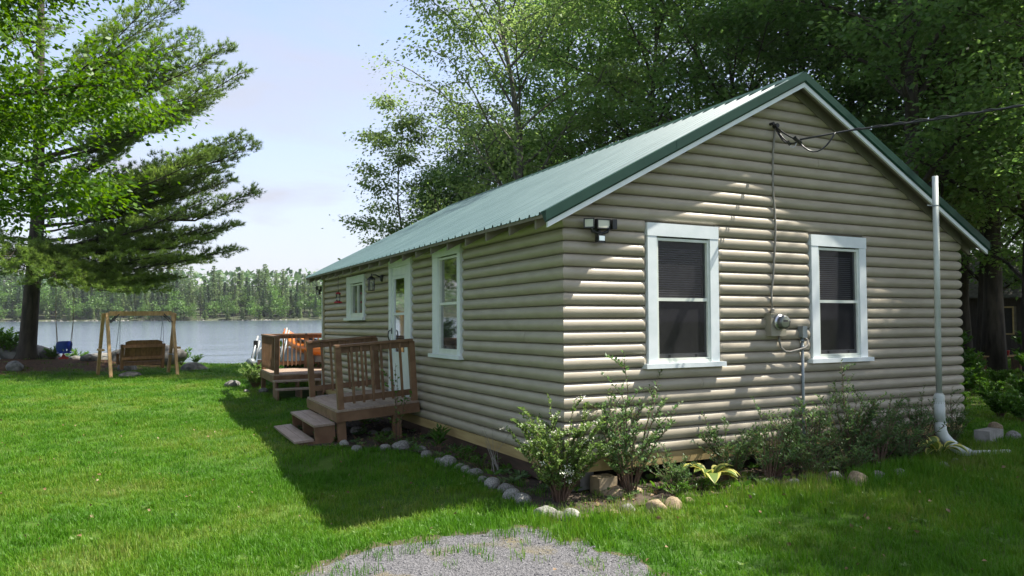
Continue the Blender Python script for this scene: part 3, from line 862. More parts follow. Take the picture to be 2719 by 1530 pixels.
# ------------------------------------------------------------------ fittings on the walls
t = thing('electric_meter', 'beige electric meter box with round glass meter between the two gable windows', 'electric meter', G(2.90, 0.05, 1.60))
part('box', MB().box(2.775, 3.02, 0.012, 0.135, 1.615, 1.870, G).box(2.768, 3.027, 0.012, 0.143, 1.872, 1.890, G), 'beige_metal', t)
c = G(2.905, 0.137, 1.782)
part('collar', MB().lathe([(0.094, 0.0), (0.096, 0.02), (0.088, 0.034)], c, 20, 'y'), 'steel', t, smooth=True)
c2 = (c[0], c[1] - 0.034, c[2])
part('meter_body', MB().lathe([(0.080, 0.0), (0.080, 0.05), (0.076, 0.06)], c2, 20, 'y'), 'alu', t, smooth=True)
c3 = (c[0], c[1] - 0.095, c[2])
part('dial', MB().lathe([(0.064, 0.0), (0.064, 0.002)], c3, 20, 'y'), 'lens', t)
part('display', MB().box(c3[0] - 0.035, c3[0] + 0.035, c3[1] - 0.005, c3[1] - 0.003, c3[2] + 0.004, c3[2] + 0.024), 'black', t)
part('glass_dome', MB().lathe([(0.082, 0.0), (0.082, 0.062), (0.07, 0.074), (0.04, 0.078)], c2, 20, 'y'), 'jar', t, smooth=True)
part('hub', MB().lathe([(0.026, 0.0), (0.026, 0.02), (0.021, 0.025), (0.026, 0.03), (0.026, 0.05), (0.016, 0.06)], G(2.862, 0.075, 1.890), 12), 'cable', t, smooth=True)

mb = MB()
pts = [(2.966, .060, 4.13), (2.955, .056, 4.0), (2.932, .056, 3.83), (2.926, .054, 3.55), (2.928, .052, 3.35), (2.945, .055, 3.15), (2.955, .054, 2.95), (2.945, .055, 2.75), (2.925, .056, 2.6), (2.915, .054, 2.45), (2.90, .056, 2.3), (2.872, .058, 2.18), (2.863, .062, 2.05), (2.862, .075, 1.953)]
mb.tube([G(*p) for p in pts], 0.0125, 8)
lone('service_cable', mb, 'cable', 'wavy taupe service cable running down the gable from its peak to the meter', 'cable', smooth=True)

t = thing('junction_conduit', 'grey electrical junction box on a conduit running down the gable wall to the ground', 'conduit', G(3.36, 0.05, 0.1))
part('junction_box', MB().box(3.322, 3.392, 0.03, 0.112, 1.592, 1.728, G).box(3.318, 3.396, 0.1125, 0.118, 1.588, 1.732, G), 'grey_metal', t)
part('pipe', MB().tube([G(3.357, 0.072, 1.59), G(3.357, 0.070, 1.0), G(3.362, 0.068, 0.4), G(3.366, 0.066, 0.0)], 0.019, 10), 'grey_metal', t, smooth=True)
part('coupling', MB().lathe([(0.026, 0), (0.026, 0.03), (0.022, 0.04)], G(3.357, 0.072, 1.45), 12).lathe([(0.026, 0), (0.026, 0.02)], G(3.357, 0.072, 1.54), 12), 'grey_metal', t, smooth=True)
mb = MB().tube([G(2.965, 0.07, 1.612), G(2.97, 0.075, 1.54), G(2.99, 0.08, 1.47), G(3.04, 0.095, 1.425), G(3.12, 0.10, 1.42), G(3.24, 0.105, 1.44), G(3.36, 0.11, 1.465), G(3.42, 0.10, 1.50), G(3.44, 0.075, 1.56), G(3.41, 0.06, 1.585)], 0.0135, 8)
lone('looped_cable', mb, 'cable', 'short looped taupe cable between the meter box and the grey conduit', 'cable', smooth=True)

# flood lamp near the corner
def flood_light(label, P, flip=1):
    t = thing('flood_light', label, 'flood light', P(0, 0, 0))
    part('mount', MB().lathe([(0.055, 0.0), (0.055, 0.03), (0.04, 0.045)], P(0, 0, -0.02), 14, 'y'), 'black', t, smooth=True)
    part('arm', MB().tube([P(-0.12, 0.09, 0.0), P(-0.10, 0.08, -0.06), P(0, 0.07, -0.085), P(0.09, 0.08, -0.06), P(0.11, 0.09, 0.0)], 0.016, 8).tube([P(0, 0.03, -0.02), P(0, 0.07, -0.08)], 0.02, 8), 'black', t, smooth=True)
    for cx_, wd, ang in ((-0.150, 0.056, -0.55), (0.030, 0.090, 0.10), (0.172, 0.050, 1.25)):
        h = MB(); ln = MB()
        ca, sa = math.cos(ang), math.sin(ang)
        def Q(a, d, z): return P(cx_ + a * ca + d * sa, 0.10 + d * ca - a * sa, 0.02 + z + 0.03 * a)
        h.box(-wd, wd, -0.035, 0.0, -0.052, 0.052, Q)
        h.box(-wd, -wd + 0.012, 0.0, 0.012, -0.052, 0.052, Q).box(wd - 0.012, wd, 0.0, 0.012, -0.052, 0.052, Q).box(-wd + 0.012, wd - 0.012, 0.0, 0.012, 0.040, 0.052, Q).box(-wd + 0.012, wd - 0.012, 0.0, 0.012, -0.052, -0.040, Q)
        ln.box(-wd + 0.013, wd - 0.013, 0.001, 0.007, -0.039, 0.039, Q)
        hd = part('lamp_head', h, 'black', t)
        part('lens', ln, 'lens', hd)
    sn = part('sensor', MB().box(-0.045, 0.045, 0.05, 0.11, -0.175, -0.095, P), 'black', t)
    part('sensor_lens', MB().box(-0.034, 0.034, 0.1105, 0.116, -0.158, -0.108, P), 'pirlens', sn)
    return t
flood_light('black three-head flood light with motion sensor beside the near cabin corner', lambda a, d, z: G(0.36 + a, 0.05 + d, 2.80 + z))
flood_light('small black flood light under the eave at the far lakeside corner', lambda a, d, z: sh(-0.02 - d * 0.9 + 0.0 * a, L + 0.14 + a * 0.45, 2.62 + z * 0.8))

# lantern by the door
t = thing('wall_lantern', 'black carriage lantern with clear panes on the log wall beside the door', 'lantern', S(6.32, 0.05, 2.45))
lc = S(6.33, 0.20, 2.50)
part('back_plate', MB().lathe([(0.065, 0.0), (0.065, 0.02), (0.05, 0.035)], S(6.18, 0.045, 2.60), 14, 'x'), 'black', t, smooth=True)
part('arm', MB().tube([S(6.18, 0.07, 2.61), S(6.24, 0.15, 2.66), (lc[0], lc[1], lc[2] + 0.16)], 0.012, 6), 'black', t, smooth=True)
part('cap', MB().lathe([(0.075, 0.0), (0.07, 0.02), (0.03, 0.06), (0.012, 0.07), (0.01, 0.11)], (lc[0], lc[1], lc[2] + 0.075), 8), 'black', t)
mb = MB()
for k in range(4):
    a = math.pi / 4 + k * math.pi / 2
    mb.beam((lc[0] + 0.055 * math.cos(a), lc[1] + 0.055 * math.sin(a), lc[2] - 0.11), (lc[0] + 0.068 * math.cos(a), lc[1] + 0.068 * math.sin(a), lc[2] + 0.08), 0.012, 0.012)
mb.lathe([(0.06, 0), (0.062, 0.014)], (lc[0], lc[1], lc[2] - 0.12), 8)
part('cage', mb, 'black', t)
part('pane', MB().lathe([(0.043, 0), (0.05, 0.17)], (lc[0], lc[1], lc[2] - 0.10), 8), 'jar', t)
part('bulb', MB().lathe([(0.008, 0), (0.022, 0.03), (0.02, 0.06), (0.006, 0.08)], (lc[0], lc[1], lc[2] - 0.05), 8), 'lens', t, smooth=True)

# hummingbird feeder
fx = Vector(S(8.55, 0.24, 0))
def FP(z): return (fx.x, fx.y, z + fx.z)
t = thing('bird_feeder', 'red and clear hummingbird feeder hanging from the eave by a wire hook', 'bird feeder', FP(2.22))
part('hook', MB().tube([FP(2.76), FP(2.66), FP(2.54), (fx.x, fx.y - 0.03, 2.47 + fx.z), (fx.x, fx.y, 2.43 + fx.z)], 0.005, 6), 'black', t)
part('cap', MB().lathe([(0.055, 0), (0.05, 0.025), (0.02, 0.04)], FP(2.405), 12), 'redplastic', t, smooth=True)
part('jar', MB().lathe([(0.042, 0), (0.045, 0.06), (0.05, 0.14)], FP(2.262), 12), 'jar', t, smooth=True)
part('base', MB().lathe([(0.085, 0), (0.09, 0.015), (0.08, 0.03), (0.045, 0.04)], FP(2.22), 12), 'redplastic', t, smooth=True)

# vent pipe at the right end of the gable
t = thing('vent_pipe', 'tall white plastic pipe strapped to the right rake, with an elbow at the ground', 'pipe', (5.42, -0.42, 0))
part('riser', MB().tube([(5.41, -0.47, 3.66), (5.415, -0.46, 2.4), (5.43, -0.44, 0.80)], 0.037, 14), 'pvc', t, smooth=True)
part('coupler', MB().lathe([(0.062, 0.0), (0.066, 0.02), (0.066, 0.12), (0.046, 0.15)], (5.43, -0.44, 0.66), 14), 'pvc', t, smooth=True)
part('lower_pipe', MB().tube([(5.43, -0.44, 0.70), (5.435, -0.44, 0.40)], 0.066, 14), 'pvc', t, smooth=True)
part('elbow', MB().tube([(5.435, -0.44, 0.44), (5.437, -0.44, 0.33), (5.46, -0.46, 0.25), (5.53, -0.50, 0.16), (5.62, -0.55, 0.09), (5.74, -0.62, 0.02)], [0.075, 0.075, 0.073, 0.070, 0.069, 0.068], 14), 'pvc', t, smooth=True)
part('strap', MB().lathe([(0.041, 0), (0.041, 0.018)], (5.41, -0.467, 3.26), 14).box(5.24, 5.41, -0.47, -0.462, 3.262, 3.276), 'grey_metal', t)
lone('drain_pipe', MB().tube([(5.78, -0.64, 0.035), (6.0, -0.70, 0.03), (6.35, -0.78, 0.02)], 0.032, 10), 'pvc', 'thin white pipe lying in the grass beyond the elbow', 'pipe', smooth=True)

# power line to the gable
def pixel_on_y(px, py, yy):
    d = fw + r2 * ((px - 1359.5) / 1998.45) - u2 * ((py - 765) / 1998.45)
    return Vector(CAM) + d * ((yy - CAM[1]) / d.y)
t = thing('power_line', 'black overhead power line spliced to the service cable below the gable peak', 'power line', G(2.965, 0.05, 4.16))
A0 = Vector(G(2.965, 0.07, 4.17)); K = pixel_on_y(2118, 372, -0.45); B0 = pixel_on_y(2260, 346, -0.8); E0 = pixel_on_y(2719, 280, -2.3)
far = E0 + (E0 - B0) * 3.5 + Vector((0, 0, 0.6))
part('wire', MB().tube([K, B0.lerp(K, .5), B0, B0.lerp(E0, .5) - Vector((0, 0, .015)), E0, far], 0.011, 6), 'black', t, smooth=True)
wob = [B0.lerp(E0, k / 40) + Vector((0, 0, 0.012 * math.sin(k * 1.2))) + Vector((0, 0.012 * math.cos(k * 1.2), 0)) for k in range(41)]
part('wire', MB().tube(wob, 0.007, 5), 'black', t, smooth=True)
def sag(a, b, dz, r_):
    pts = [a.lerp(b, k / 8) - Vector((0, 0, dz * 4 * (k / 8) * (1 - k / 8))) for k in range(9)]
    return MB().tube(pts, r_, 6)
mid = pixel_on_y(2145, 382, -0.5); lo = pixel_on_y(2095, 380, -0.4)
part('wire', sag(A0, K, 0.02, 0.010), 'black', t, smooth=True)
part('wire', sag(A0, K + Vector((-.02, 0, -.03)), 0.08, 0.010), 'black', t, smooth=True)
part('wire', sag(A0, lo, 0.06, 0.009), 'black', t, smooth=True)
part('wire', sag(K + Vector((.03, 0, -.03)), pixel_on_y(2218, 352, -0.7), 0.16, 0.010), 'black', t, smooth=True)
part('wire', sag(lo, K, 0.07, 0.005), 'steel', t, smooth=True)
part('splice', MB().tube([K + Vector((-.05, 0, .02)), K + Vector((.05, 0, -.03))], 0.026, 8).tube([lo - Vector((.02, 0, -.02)), lo + Vector((.02, 0, -.02))], 0.018, 8), 'black', t)
part('anchor', MB().tube([G(2.90, .05, 4.19), G(2.90, .11, 4.19)], 0.018, 8).tube([G(2.965, .05, 4.17), G(2.965, .11, 4.17)], 0.03, 8), 'black', t)

# ------------------------------------------------------------------ porches
def railing(t, a, b, zc, n_bal, out=(0, 0, 0), bal_off=0.0):
    """cap, two rails and balusters from post a to post b (xy), deck at z 0, cap top at zc"""
    a3, b3 = Vector((a[0], a[1], 0)), Vector((b[0], b[1], 0))
    d = (b3 - a3).normalized(); o = Vector((out[0], out[1], 0))
    Z = Vector((0, 0, 1))
    part('top_rail', MB().beam(a3 + Z * (zc - 0.082), b3 + Z * (zc - 0.082), 0.038, 0.088), 'porch', t, world_coords=False)
    part('bottom_rail', MB().beam(a3 + Z * 0.135, b3 + Z * 0.135, 0.038, 0.088), 'porch', t, world_coords=False)
    part('cap_rail', MB().beam(a3 - d * 0.09 + Z * (zc - 0.018), b3 + d * 0.06 + Z * (zc - 0.018), 0.14, 0.034), 'porch', t, world_coords=False)
    for k in range(n_bal):
        p = a3.lerp(b3, (k + 1) / (n_bal + 1)) + o * 0.038
        part('baluster', MB().beam(p + Z * 0.07, p + Z * (zc - 0.045), 0.034, 0.034), 'porch', t, world_coords=False)

porch = thing('porch', 'small brown wooden porch with railings and two steps at the cabin side door', 'porch', (-0.085, 5.20, 0.570))
porch.rotation_euler = (0, -0.062, 0)
for k in range(9):
    x1 = -0.005 - k * 0.1395
    part('deck_board', MB().box(x1 - 0.135, x1, -1.03, 1.03, -0.030, 0.0), 'deck', porch, world_coords=False)
for y in (-1.02, 0.985):
    part('rim_joist', MB().box(-1.255, -0.0, y, y + 0.036, -0.175, -0.031), 'porch', porch, world_coords=False)
part('rim_joist', MB().box(-1.272, -1.2555, -1.02, 1.02, -0.175, -0.031), 'porch', porch, world_coords=False)
for (x, y) in ((-1.19, -0.93), (-1.19, 0.93), (-0.35, -0.93), (-0.35, 0.93)):
    part('leg', MB().box(x - 0.06, x + 0.06, y - 0.045, y + 0.045, -0.72, -0.176), 'porch', porch, world_coords=False)
for (x, y) in ((-1.185, -0.955), (-1.185, 0.955), (-0.055, -0.955), (-0.055, 0.955)):
    part('post', MB().box(x - 0.044, x + 0.044, y - 0.044, y + 0.044, 0.0, 0.905), 'porch', porch, world_coords=False)
railing(porch, (-1.14, -0.955), (-0.10, -0.955), 0.943, 6, (0, -1))
railing(porch, (-1.14, 0.955), (-0.10, 0.955), 0.943, 6, (0, -1))
# box steps (level, in front of the leaning deck): built in the porch frame
def step_box(x0, x1, ztop, zlow):
    for k in range(2):
        w = (x1 - x0) / 2
        part('tread', MB().box(x0 + k * w, x0 + (k + 1) * w - 0.005, -0.93, 0.80, ztop - 0.032, ztop), 'deck', porch, world_coords=False)
step_box(-1.585, -1.275, -0.185, -0.6)
step_box(-1.865, -1.59, -0.380, -0.6)
for y in (-0.90, -0.08, 0.74):
    mb = MB()
    prof2 = [(-1.275, -0.22), (-1.57, -0.22), (-1.57, -0.415), (-1.85, -0.415), (-1.85, -0.72), (-1.62, -0.72), (-1.275, -0.42)]
    vs = [(x, y, z) for x, z in prof2] + [(x, y + 0.036, z) for x, z in prof2]
    n = len(prof2)
    mb.add(vs, [tuple(range(n)), tuple(range(2 * n - 1, n - 1, -1))] + [(k, n + k, n + (k + 1) % n, (k + 1) % n) for k in range(n)])
    part('stringer', mb, 'porch', porch, world_coords=False)

deck2 = thing('porch', 'larger brown wooden deck with railings at the lakeside end of the cabin', 'deck', (-1.08, 11.08, 0.515))
for k in range(14):
    y0 = k * 0.1395
    part('deck_board', MB().box(0.0, 2.9, y0, y0 + 0.135, -0.030, 0.0), 'deck', deck2, world_coords=False)
part('rim_joist', MB().box(0.02, 2.9, -0.006, 0.03, -0.19, -0.031), 'porch', deck2, world_coords=False)
part('rim_joist', MB().box(-0.006, 0.019, -0.006, 1.95, -0.19, -0.031), 'porch', deck2, world_coords=False)
part('rim_joist', MB().box(0.02, 2.9, 1.915, 1.95, -0.19, -0.031), 'porch', deck2, world_coords=False)
for (x, y) in ((0.06, 0.08), (0.06, 1.86), (2.8, 1.86), (1.4, 1.86)):
    part('leg', MB().box(x - 0.05, x + 0.05, y - 0.05, y + 0.05, -0.56, -0.191), 'porch', deck2, world_coords=False)
for (x, y) in ((0.07, 0.06), (0.07, 1.89), (1.12, 1.89), (2.8, 1.89)):
    part('post', MB().box(x - 0.05, x + 0.05, y - 0.05, y + 0.05, 0.0, 0.845), 'porch', deck2, world_coords=False)
railing(deck2, (0.07, 0.11), (0.07, 1.84), 0.882, 11, (-1, 0))
railing(deck2, (0.12, 1.89), (1.07, 1.89), 0.882, 8, (0, -1))
railing(deck2, (1.17, 1.89), (2.75, 1.89), 0.882, 12, (0, -1))
for y0, zt in ((-0.30, -0.125), (-0.62, -0.285)):
    part('tread', MB().box(-0.03, 1.02, y0, y0 + 0.29, zt - 0.034, zt), 'deck', deck2, world_coords=False)
for x in (-0.02, 0.48, 0.97):
    prof2 = [(-0.01, -0.16), (-0.29, -0.16), (-0.29, -0.32), (-0.60, -0.32), (-0.60, -0.53), (-0.01, -0.53)]
    vs = [(x, y, z) for y, z in prof2] + [(x + 0.036, y, z) for y, z in prof2]
    n = len(prof2)
    part('stringer', MB().add(vs, [tuple(range(n - 1, -1, -1)), tuple(range(n, 2 * n))] + [(k, (k + 1) % n, n + (k + 1) % n, n + k) for k in range(n)]), 'porch', deck2, world_coords=False)

# ------------------------------------------------------------------ helpers to place things in front of the camera at a given depth
def at(px, py, dep):
    d = fw + r2 * ((px - 1359.5) / 1998.45) - u2 * ((py - 765) / 1998.45)
    return Vector(CAM) + d * dep
def at_ground(px, py, z=0.0):
    d = fw + r2 * ((px - 1359.5) / 1998.45) - u2 * ((py - 765) / 1998.45)
    return Vector(CAM) + d * ((z - CAM[2]) / d.z)

# ------------------------------------------------------------------ swing frame and bench
SWL = at_ground(295, 1008); SWR = at_ground(471.7, 998)
sdir = (SWR - SWL); sdir.z = 0; SWW = sdir.length; sdir.normalize()
snorm = Vector((-sdir.y, sdir.x, 0))                # away from the camera
sang = math.atan2(sdir.y, sdir.x)
sz = float(ground_z(SWL.x, SWL.y)) * 0.5 + float(ground_z(SWR.x, SWR.y)) * 0.5
sw = thing('swing_frame', 'pale cedar A-frame swing stand on the lawn near the water', 'swing frame', (SWL.x, SWL.y, sz), sang)
def p_sw(name, mb, material): return part(name, mb, material, sw, world_coords=False)
HT = 1.93
DEP = 0.62
for x in (0.0, SWW):
    p_sw('leg', MB().beam((x, 0.0, -0.08), (x, DEP * 0.92, HT), 0.085, 0.085, (0, 1, 0)), 'cedar')
    p_sw('leg', MB().beam((x + (0.088 if x else -0.088), 2 * DEP * 0.98, -0.02), (x + (0.088 if x else -0.088), DEP * 0.98, HT - 0.02), 0.085, 0.085, (0, 1, 0)), 'cedar')
    xx = x + (0.15 if x else -0.15)
    p_sw('cup_holder', MB().box(xx - 0.05, xx + 0.05, 0.35, 0.85, 0.80, 0.86), 'cedar')
    p_sw('stretcher', MB().tube([(x, 0.20, 0.62), (x, 1.0, 0.62)], 0.012, 6), 'grey_metal')
p_sw('crossbar', MB().box(0.045, SWW - 0.045, DEP - 0.13, DEP - 0.045, HT - 0.085, HT + 0.05), 'cedar')
for x, s in ((0.0, 1), (SWW, -1)):
    for yy in (0.40, 0.62):
        p_sw('brace', MB().beam((x + s * 0.05, yy - 0.03, HT - 0.30), (x + s * 0.30, yy, HT - 0.03), 0.02, 0.03), 'black')

bench = thing('porch_swing', 'brown cedar bench swing hanging on chains from the A-frame stand', 'bench swing', (SWL.x, SWL.y, sz), sang)
def p_b(name, mb, material): return part(name, mb, material, bench, world_coords=False)
bx0, bx1 = 0.36, SWW - 0.30
# back, leaning towards the camera at the top
yb0, yb1 = 0.40, 0.22
nb = 7
for k in range(nb):
    a = bx0 + 0.08 + (bx1 - bx0 - 0.16) * k / nb; b = bx0 + 0.08 + (bx1 - bx0 - 0.16) * (k + 1) / nb - 0.004
    t0 = 1.10 if 0 < k < nb - 1 else 1.085
    if k == 0: q = [(a, 0.46), (b, 0.46), (b, 1.10), (a, 1.055)]
    elif k == nb - 1: q = [(a, 0.46), (b, 0.46), (b, 1.055), (a, 1.10)]
    else: q = [(a, 0.46), (b, 0.46), (b, 1.10), (a, 1.10)]
    vs = []
    for off in (0.0, 0.022):
        for x, z in q: vs.append((x, yb0 + (yb1 - yb0) * (z - 0.46) / 0.62 + off, z))
    p_b('back_slat', MB().add(vs, [(0, 1, 2, 3), (7, 6, 5, 4), (0, 4, 5, 1), (1, 5, 6, 2), (2, 6, 7, 3), (3, 7, 4, 0)]), 'cedar_dark')
for z in (0.56, 0.92):
    yy = yb0 + (yb1 - yb0) * (z - 0.46) / 0.62
    p_b('back_rail', MB().box(bx0, bx1, yy - 0.040, yy - 0.002, z - 0.045, z + 0.045), 'cedar_dark')
for x in (bx0 - 0.02, bx1 - 0.07):
    p_b('side_post', MB().add([(x + i * 0.09, y, z) for i in (0, 1) for y, z in ((0.30, 0.98), (0.40, 0.98), (0.50, 0.28), (0.40, 0.22))], [(0, 1, 2, 3), (7, 6, 5, 4), (0, 4, 5, 1), (1, 5, 6, 2), (2, 6, 7, 3), (3, 7, 4, 0)]), 'cedar_dark')
    p_b('arm', MB().box(x, x + 0.09, 0.36, 0.98, 0.68, 0.705), 'cedar_dark')
    p_b('arm_post', MB().box(x + 0.01, x + 0.08, 0.86, 0.94, 0.36, 0.679), 'cedar_dark')
for k in range(5):
    y0 = 0.44 + k * 0.10
    p_b('seat_slat', MB().box(bx0 + 0.08, bx1 - 0.08, y0, y0 + 0.09, 0.425 + 0.006 * k, 0.447 + 0.006 * k), 'cedar_dark')
p_b('apron', MB().box(bx0 + 0.08, bx1 - 0.08, 0.40, 0.436, 0.33, 0.42), 'cedar_dark')
p_b('apron', MB().box(bx0 + 0.08, bx1 - 0.08, 0.94, 0.975, 0.34, 0.445), 'cedar_dark')
for x in (bx0 - 0.03, bx1 + 0.03):
    xt = x + (0.03 if x < 1 else -0.03)
    for yb in (0.45, 0.90):
        mb = MB()
        P0, P1 = Vector((xt, DEP - 0.09, HT - 0.09)), Vector((x, yb, 0.69))
        for k in range(22):
            c0, c1 = P0.lerp(P1, k / 22), P0.lerp(P1, (k + 1.25) / 22)
            mb.beam(c0, c1, 0.016 if k % 2 else 0.005, 0.005 if k % 2 else 0.016, (0, 1, 0))
        p_b('chain', mb, 'grey_metal')

# toddler swing hanging from the pine
tp = at(173, 920, 22.5)
ts = thing('toddler_swing', 'blue bucket toddler swing with a red T-bar hanging from the pine', 'toddler swing', (tp.x, tp.y, tp.z - 0.2), sang)
def p_t(name, mb, material, smooth=False): return part(name, mb, material, ts, world_coords=False, smooth=smooth)
mb = MB()
nu, nv = 13, 7
for off in (0.0, 0.025):
    vs = []
    for j in range(nv):
        v_ = j / (nv - 1)
        for i in range(nu):
            u_ = -1 + 2 * i / (nu - 1)
            wd = 0.205 * (0.86 + 0.20 * math.sin(v_ * math.pi * 0.75)) * (1 if v_ > 0.12 else 0.92)
            vs.append((u_ * wd, 0.14 * u_ * u_ - 0.03 + off + 0.05 * (1 - v_), 0.00 + v_ * 0.36 - 0.02 * (1 - v_) * u_ * u_ * -1.2 - 0.035 * v_ * u_ ** 4))
    fs = []
    for j in range(nv - 1):
        for i in range(nu - 1):
            if j == 1 and i in (4, 7): continue
            f = (j * nu + i, j * nu + i + 1, (j + 1) * nu + i + 1, (j + 1) * nu + i)
            fs.append(f if off == 0 else f[::-1])
    mb.add(vs, fs)
p_t('bucket', mb, 'blue', True)
p_t('seat', MB().box(-0.17, 0.17, 0.0, 0.28, -0.01, 0.03), 'blue')
p_t('t_bar', MB().tube([(0, 0.20, 0.02), (0, 0.20, -0.10)], 0.024, 8).add([(x, 0.20 + y, z) for y in (-0.03, 0.03) for x, z in ((-0.03, -0.05), (0.03, -0.05), (0.06, -0.115), (0.13, -0.14), (0.13, -0.185), (-0.13, -0.185), (-0.13, -0.14), (-0.06, -0.115))],
    [tuple(range(8)), tuple(range(15, 7, -1))] + [(k, 8 + k, 8 + (k + 1) % 8, (k + 1) % 8) for k in range(8)]), 'redplastic')
for x, xt in ((-0.18, -0.235), (0.18, 0.245)):
    for yy in (0.06, 0.22):
        p_t('rope', MB().tube([(x, yy, 0.30), (xt * 0.97, 0.14, 1.02), (xt, 0.14, 2.35)], 0.008, 5), 'rope')

# ------------------------------------------------------------------ stones
def stone_mesh(name, seed, material, flat=0.7):
    r_ = np.random.default_rng(seed)
    import bmesh
    bm = bmesh.new()
    bmesh.ops.create_icosphere(bm, subdivisions=3, radius=1.0)
    ph = r_.uniform(0, 6, 9)
    planes = []
    for _ in range(6):
        nn = Vector(r_.normal(size=3)); nn.z = abs(nn.z) * 0.9; nn.normalize(); planes.append((nn, r_.uniform(0.52, 0.80)))
    for v in bm.verts:
        p = v.co
        k = 1 + 0.16 * math.sin(2.1 * p.x + ph[0]) * math.cos(1.7 * p.y + ph[1]) + 0.10 * math.sin(3.3 * p.z + ph[2] + 2 * p.x) + 0.05 * math.sin(6.1 * p.x + ph[3]) * math.sin(5.2 * p.y + ph[4])
        k = min(k, 1.0 + 0.06 * math.sin(ph[5] + 3 * p.y))
        k += 0.05 * math.sin(9 * p.x + ph[6]) * math.sin(8 * p.y + ph[7]) * math.sin(7 * p.z + ph[8])
        q = Vector((p.x * k, p.y * k * 0.82, max(p.z, -0.7) * k * flat))
        for pl_n, pl_d in planes:        # broken flat faces
            ex = q.dot(pl_n) - pl_d
            if ex > 0: q -= pl_n * ex * 0.85
        v.co = q
    me_ = bpy.data.meshes.new(name)
    bm.to_mesh(me_); bm.free()
    me_.materials.append(M[material])
    me_.polygons.foreach_set('use_smooth', [True] * len(me_.polygons))
    return me_
ST = [stone_mesh('stone', 100 + k, 'stone', random.uniform(0.6, 0.85)) for k in range(5)]
STT = [stone_mesh('tan_stone', 200 + k, 'tanstone', random.uniform(0.6, 0.8)) for k in range(3)]
STS = [stone_mesh('shore_stone', 300 + k, 'shorestone', random.uniform(0.45, 0.65)) for k in range(4)]

def stone(px, py, r_, label, group=None, meshes=None, z=None, name='edging_stone', stretch=1.0, sink=0.18):
    p = at_ground(px, py)
    if z is not None: p = Vector((p.x, p.y, z))
    o = link(name, random.choice(meshes or ST), None, (p.x, p.y, (float(ground_z(p.x, p.y)) if z is None else z) + r_ * sink))
    o.rotation_euler = (random.uniform(-.2, .2), random.uniform(-.2, .2), random.uniform(0, 6.28))
    o.scale = (r_ * stretch, r_, r_)
    return tag(o, label, 'stone', group)
# edging stones (photograph pixels of each stone's foot, radius)
LW = 'grey edging stones along the long-wall bed'
lw_stones = [(915, 1183, .085, 'small pale stone just right of the porch step stringer'), (949, 1198, .10, 'pale flat stone second from the porch steps in the bed edging'),
    (1020, 1195, .10, 'rounded pale stone in the edging below the thin sapling'), (1066, 1192, .135, 'long pale stone tilted up beside the thin sapling'),
    (1118, 1200, .095, 'dull stone half hidden in the edging where it turns along the wall'), (1132, 1212, .095, 'light grey stone at the bend of the bed edging'),
    (1165, 1228, .07, 'smallest pale stone in the long-wall edging'), (1190, 1235, .125, 'broad rounded grey stone in the middle of the long-wall edging'),
    (1222, 1244, .08, 'low grey stone right after the broad rounded one'), (1237, 1252, .085, 'darker grey stone mid edging'), (1262, 1262, .105, 'pale domed stone nearer the corner in the long-wall edging'),
    (1280, 1278, .07, None), (1308, 1292, .12, 'large ridged pale stone in the edging near the corner shrub'), (1345, 1305, .10, None), (1360, 1322, .11, None), (1390, 1335, .115, 'brownish stone at the end of the long-wall edging by the white-flowered shrub')]
for px, py, r_, lab in lw_stones:
    stone(px, py, r_, lab or 'mossy grey edging stone partly sunk in grass along the long wall', LW)
GW = 'stones edging the bed under the gable'
for px, py, r_, lab, ms in [(1447, 1372, .125, 'mossy round boulder left of the trio at the bed corner', ST), (1484, 1378, .085, 'small grey stone in the middle of the corner trio', ST), (1514, 1380, .105, 'speckled grey boulder right of the corner trio', ST),
    (1558, 1380, .055, 'small pale pointed stone alone in the grass before the bed', STT), (1628, 1366, .065, 'small dull stone in grass left of the tan rocks', STT), (1668, 1358, .085, 'grey lichened stone before the tan rocks', ST),
    (1745, 1358, .13, 'large tan rock with flat top in the bed edging', STT), (1785, 1350, .12, 'second large tan rock in the bed edging', STT), (1830, 1335, .065, 'small pale stone right of the tan rocks', STT),
    (2040, 1292, .10, None, ST), (2110, 1290, .09, None, ST), (2215, 1270, .095, 'grey stone below the right window bed', ST), (2280, 1285, .16, 'wide flat grey rock in grass below the right window', STT), (2330, 1270, .10, None, ST), (2390, 1262, .09, None, ST), (2505, 1240, .07, None, ST), (2540, 1228, .06, None, ST)]:
    stone(px, py, r_, lab or 'dull grey stone in the shaded grass edge of the gable bed', GW, ms)
for px, py, r_, lab in [(1640, 1318, .12, 'broken tan rock under the second shrub'), (1690, 1310, .08, 'small tan rock behind the second shrub stems'), (1890, 1290, .10, 'grey stone behind the variegated hosta'), (1925, 1290, .07, 'rounded stone right of the variegated hosta')]:
    stone(px, py, r_, lab, 'rocks inside the gable bed', STT)
for px, py, r_, lab in [(946, 1150, .13, 'dark round rock under the porch'), (1030, 1150, .11, 'dark flat rock under the porch by the sapling'), (990, 1155, .09, 'small dark rock under the porch')]:
    stone(px, py, r_, lab, 'rocks under the porch', ST)
lone('concrete_block', MB().box(-0.30, 0.30, -0.10, 0.10, -0.03, 0.14), 'concrete', 'long tan concrete block lying in the grass at the right', 'concrete block').location = (7.05, -0.10, 0.03)
bpy.data.objects['concrete_block'].rotation_euler = (0, 0.04, 0.25)
lone('corner_block', MB().box(-0.11, 0.11, -0.09, 0.09, -0.03, 0.19), 'tanstone', 'upright tan block behind the corner shrub under the skirt plank', 'concrete block').location = (0.38, -0.12, 0.0)
stone(2645, 1160, .12, 'flat tilted slab resting on the long concrete block', None, STT, z=0.12)
stone(2688, 1166, .13, 'rounded grey stone behind the right end of the concrete block')
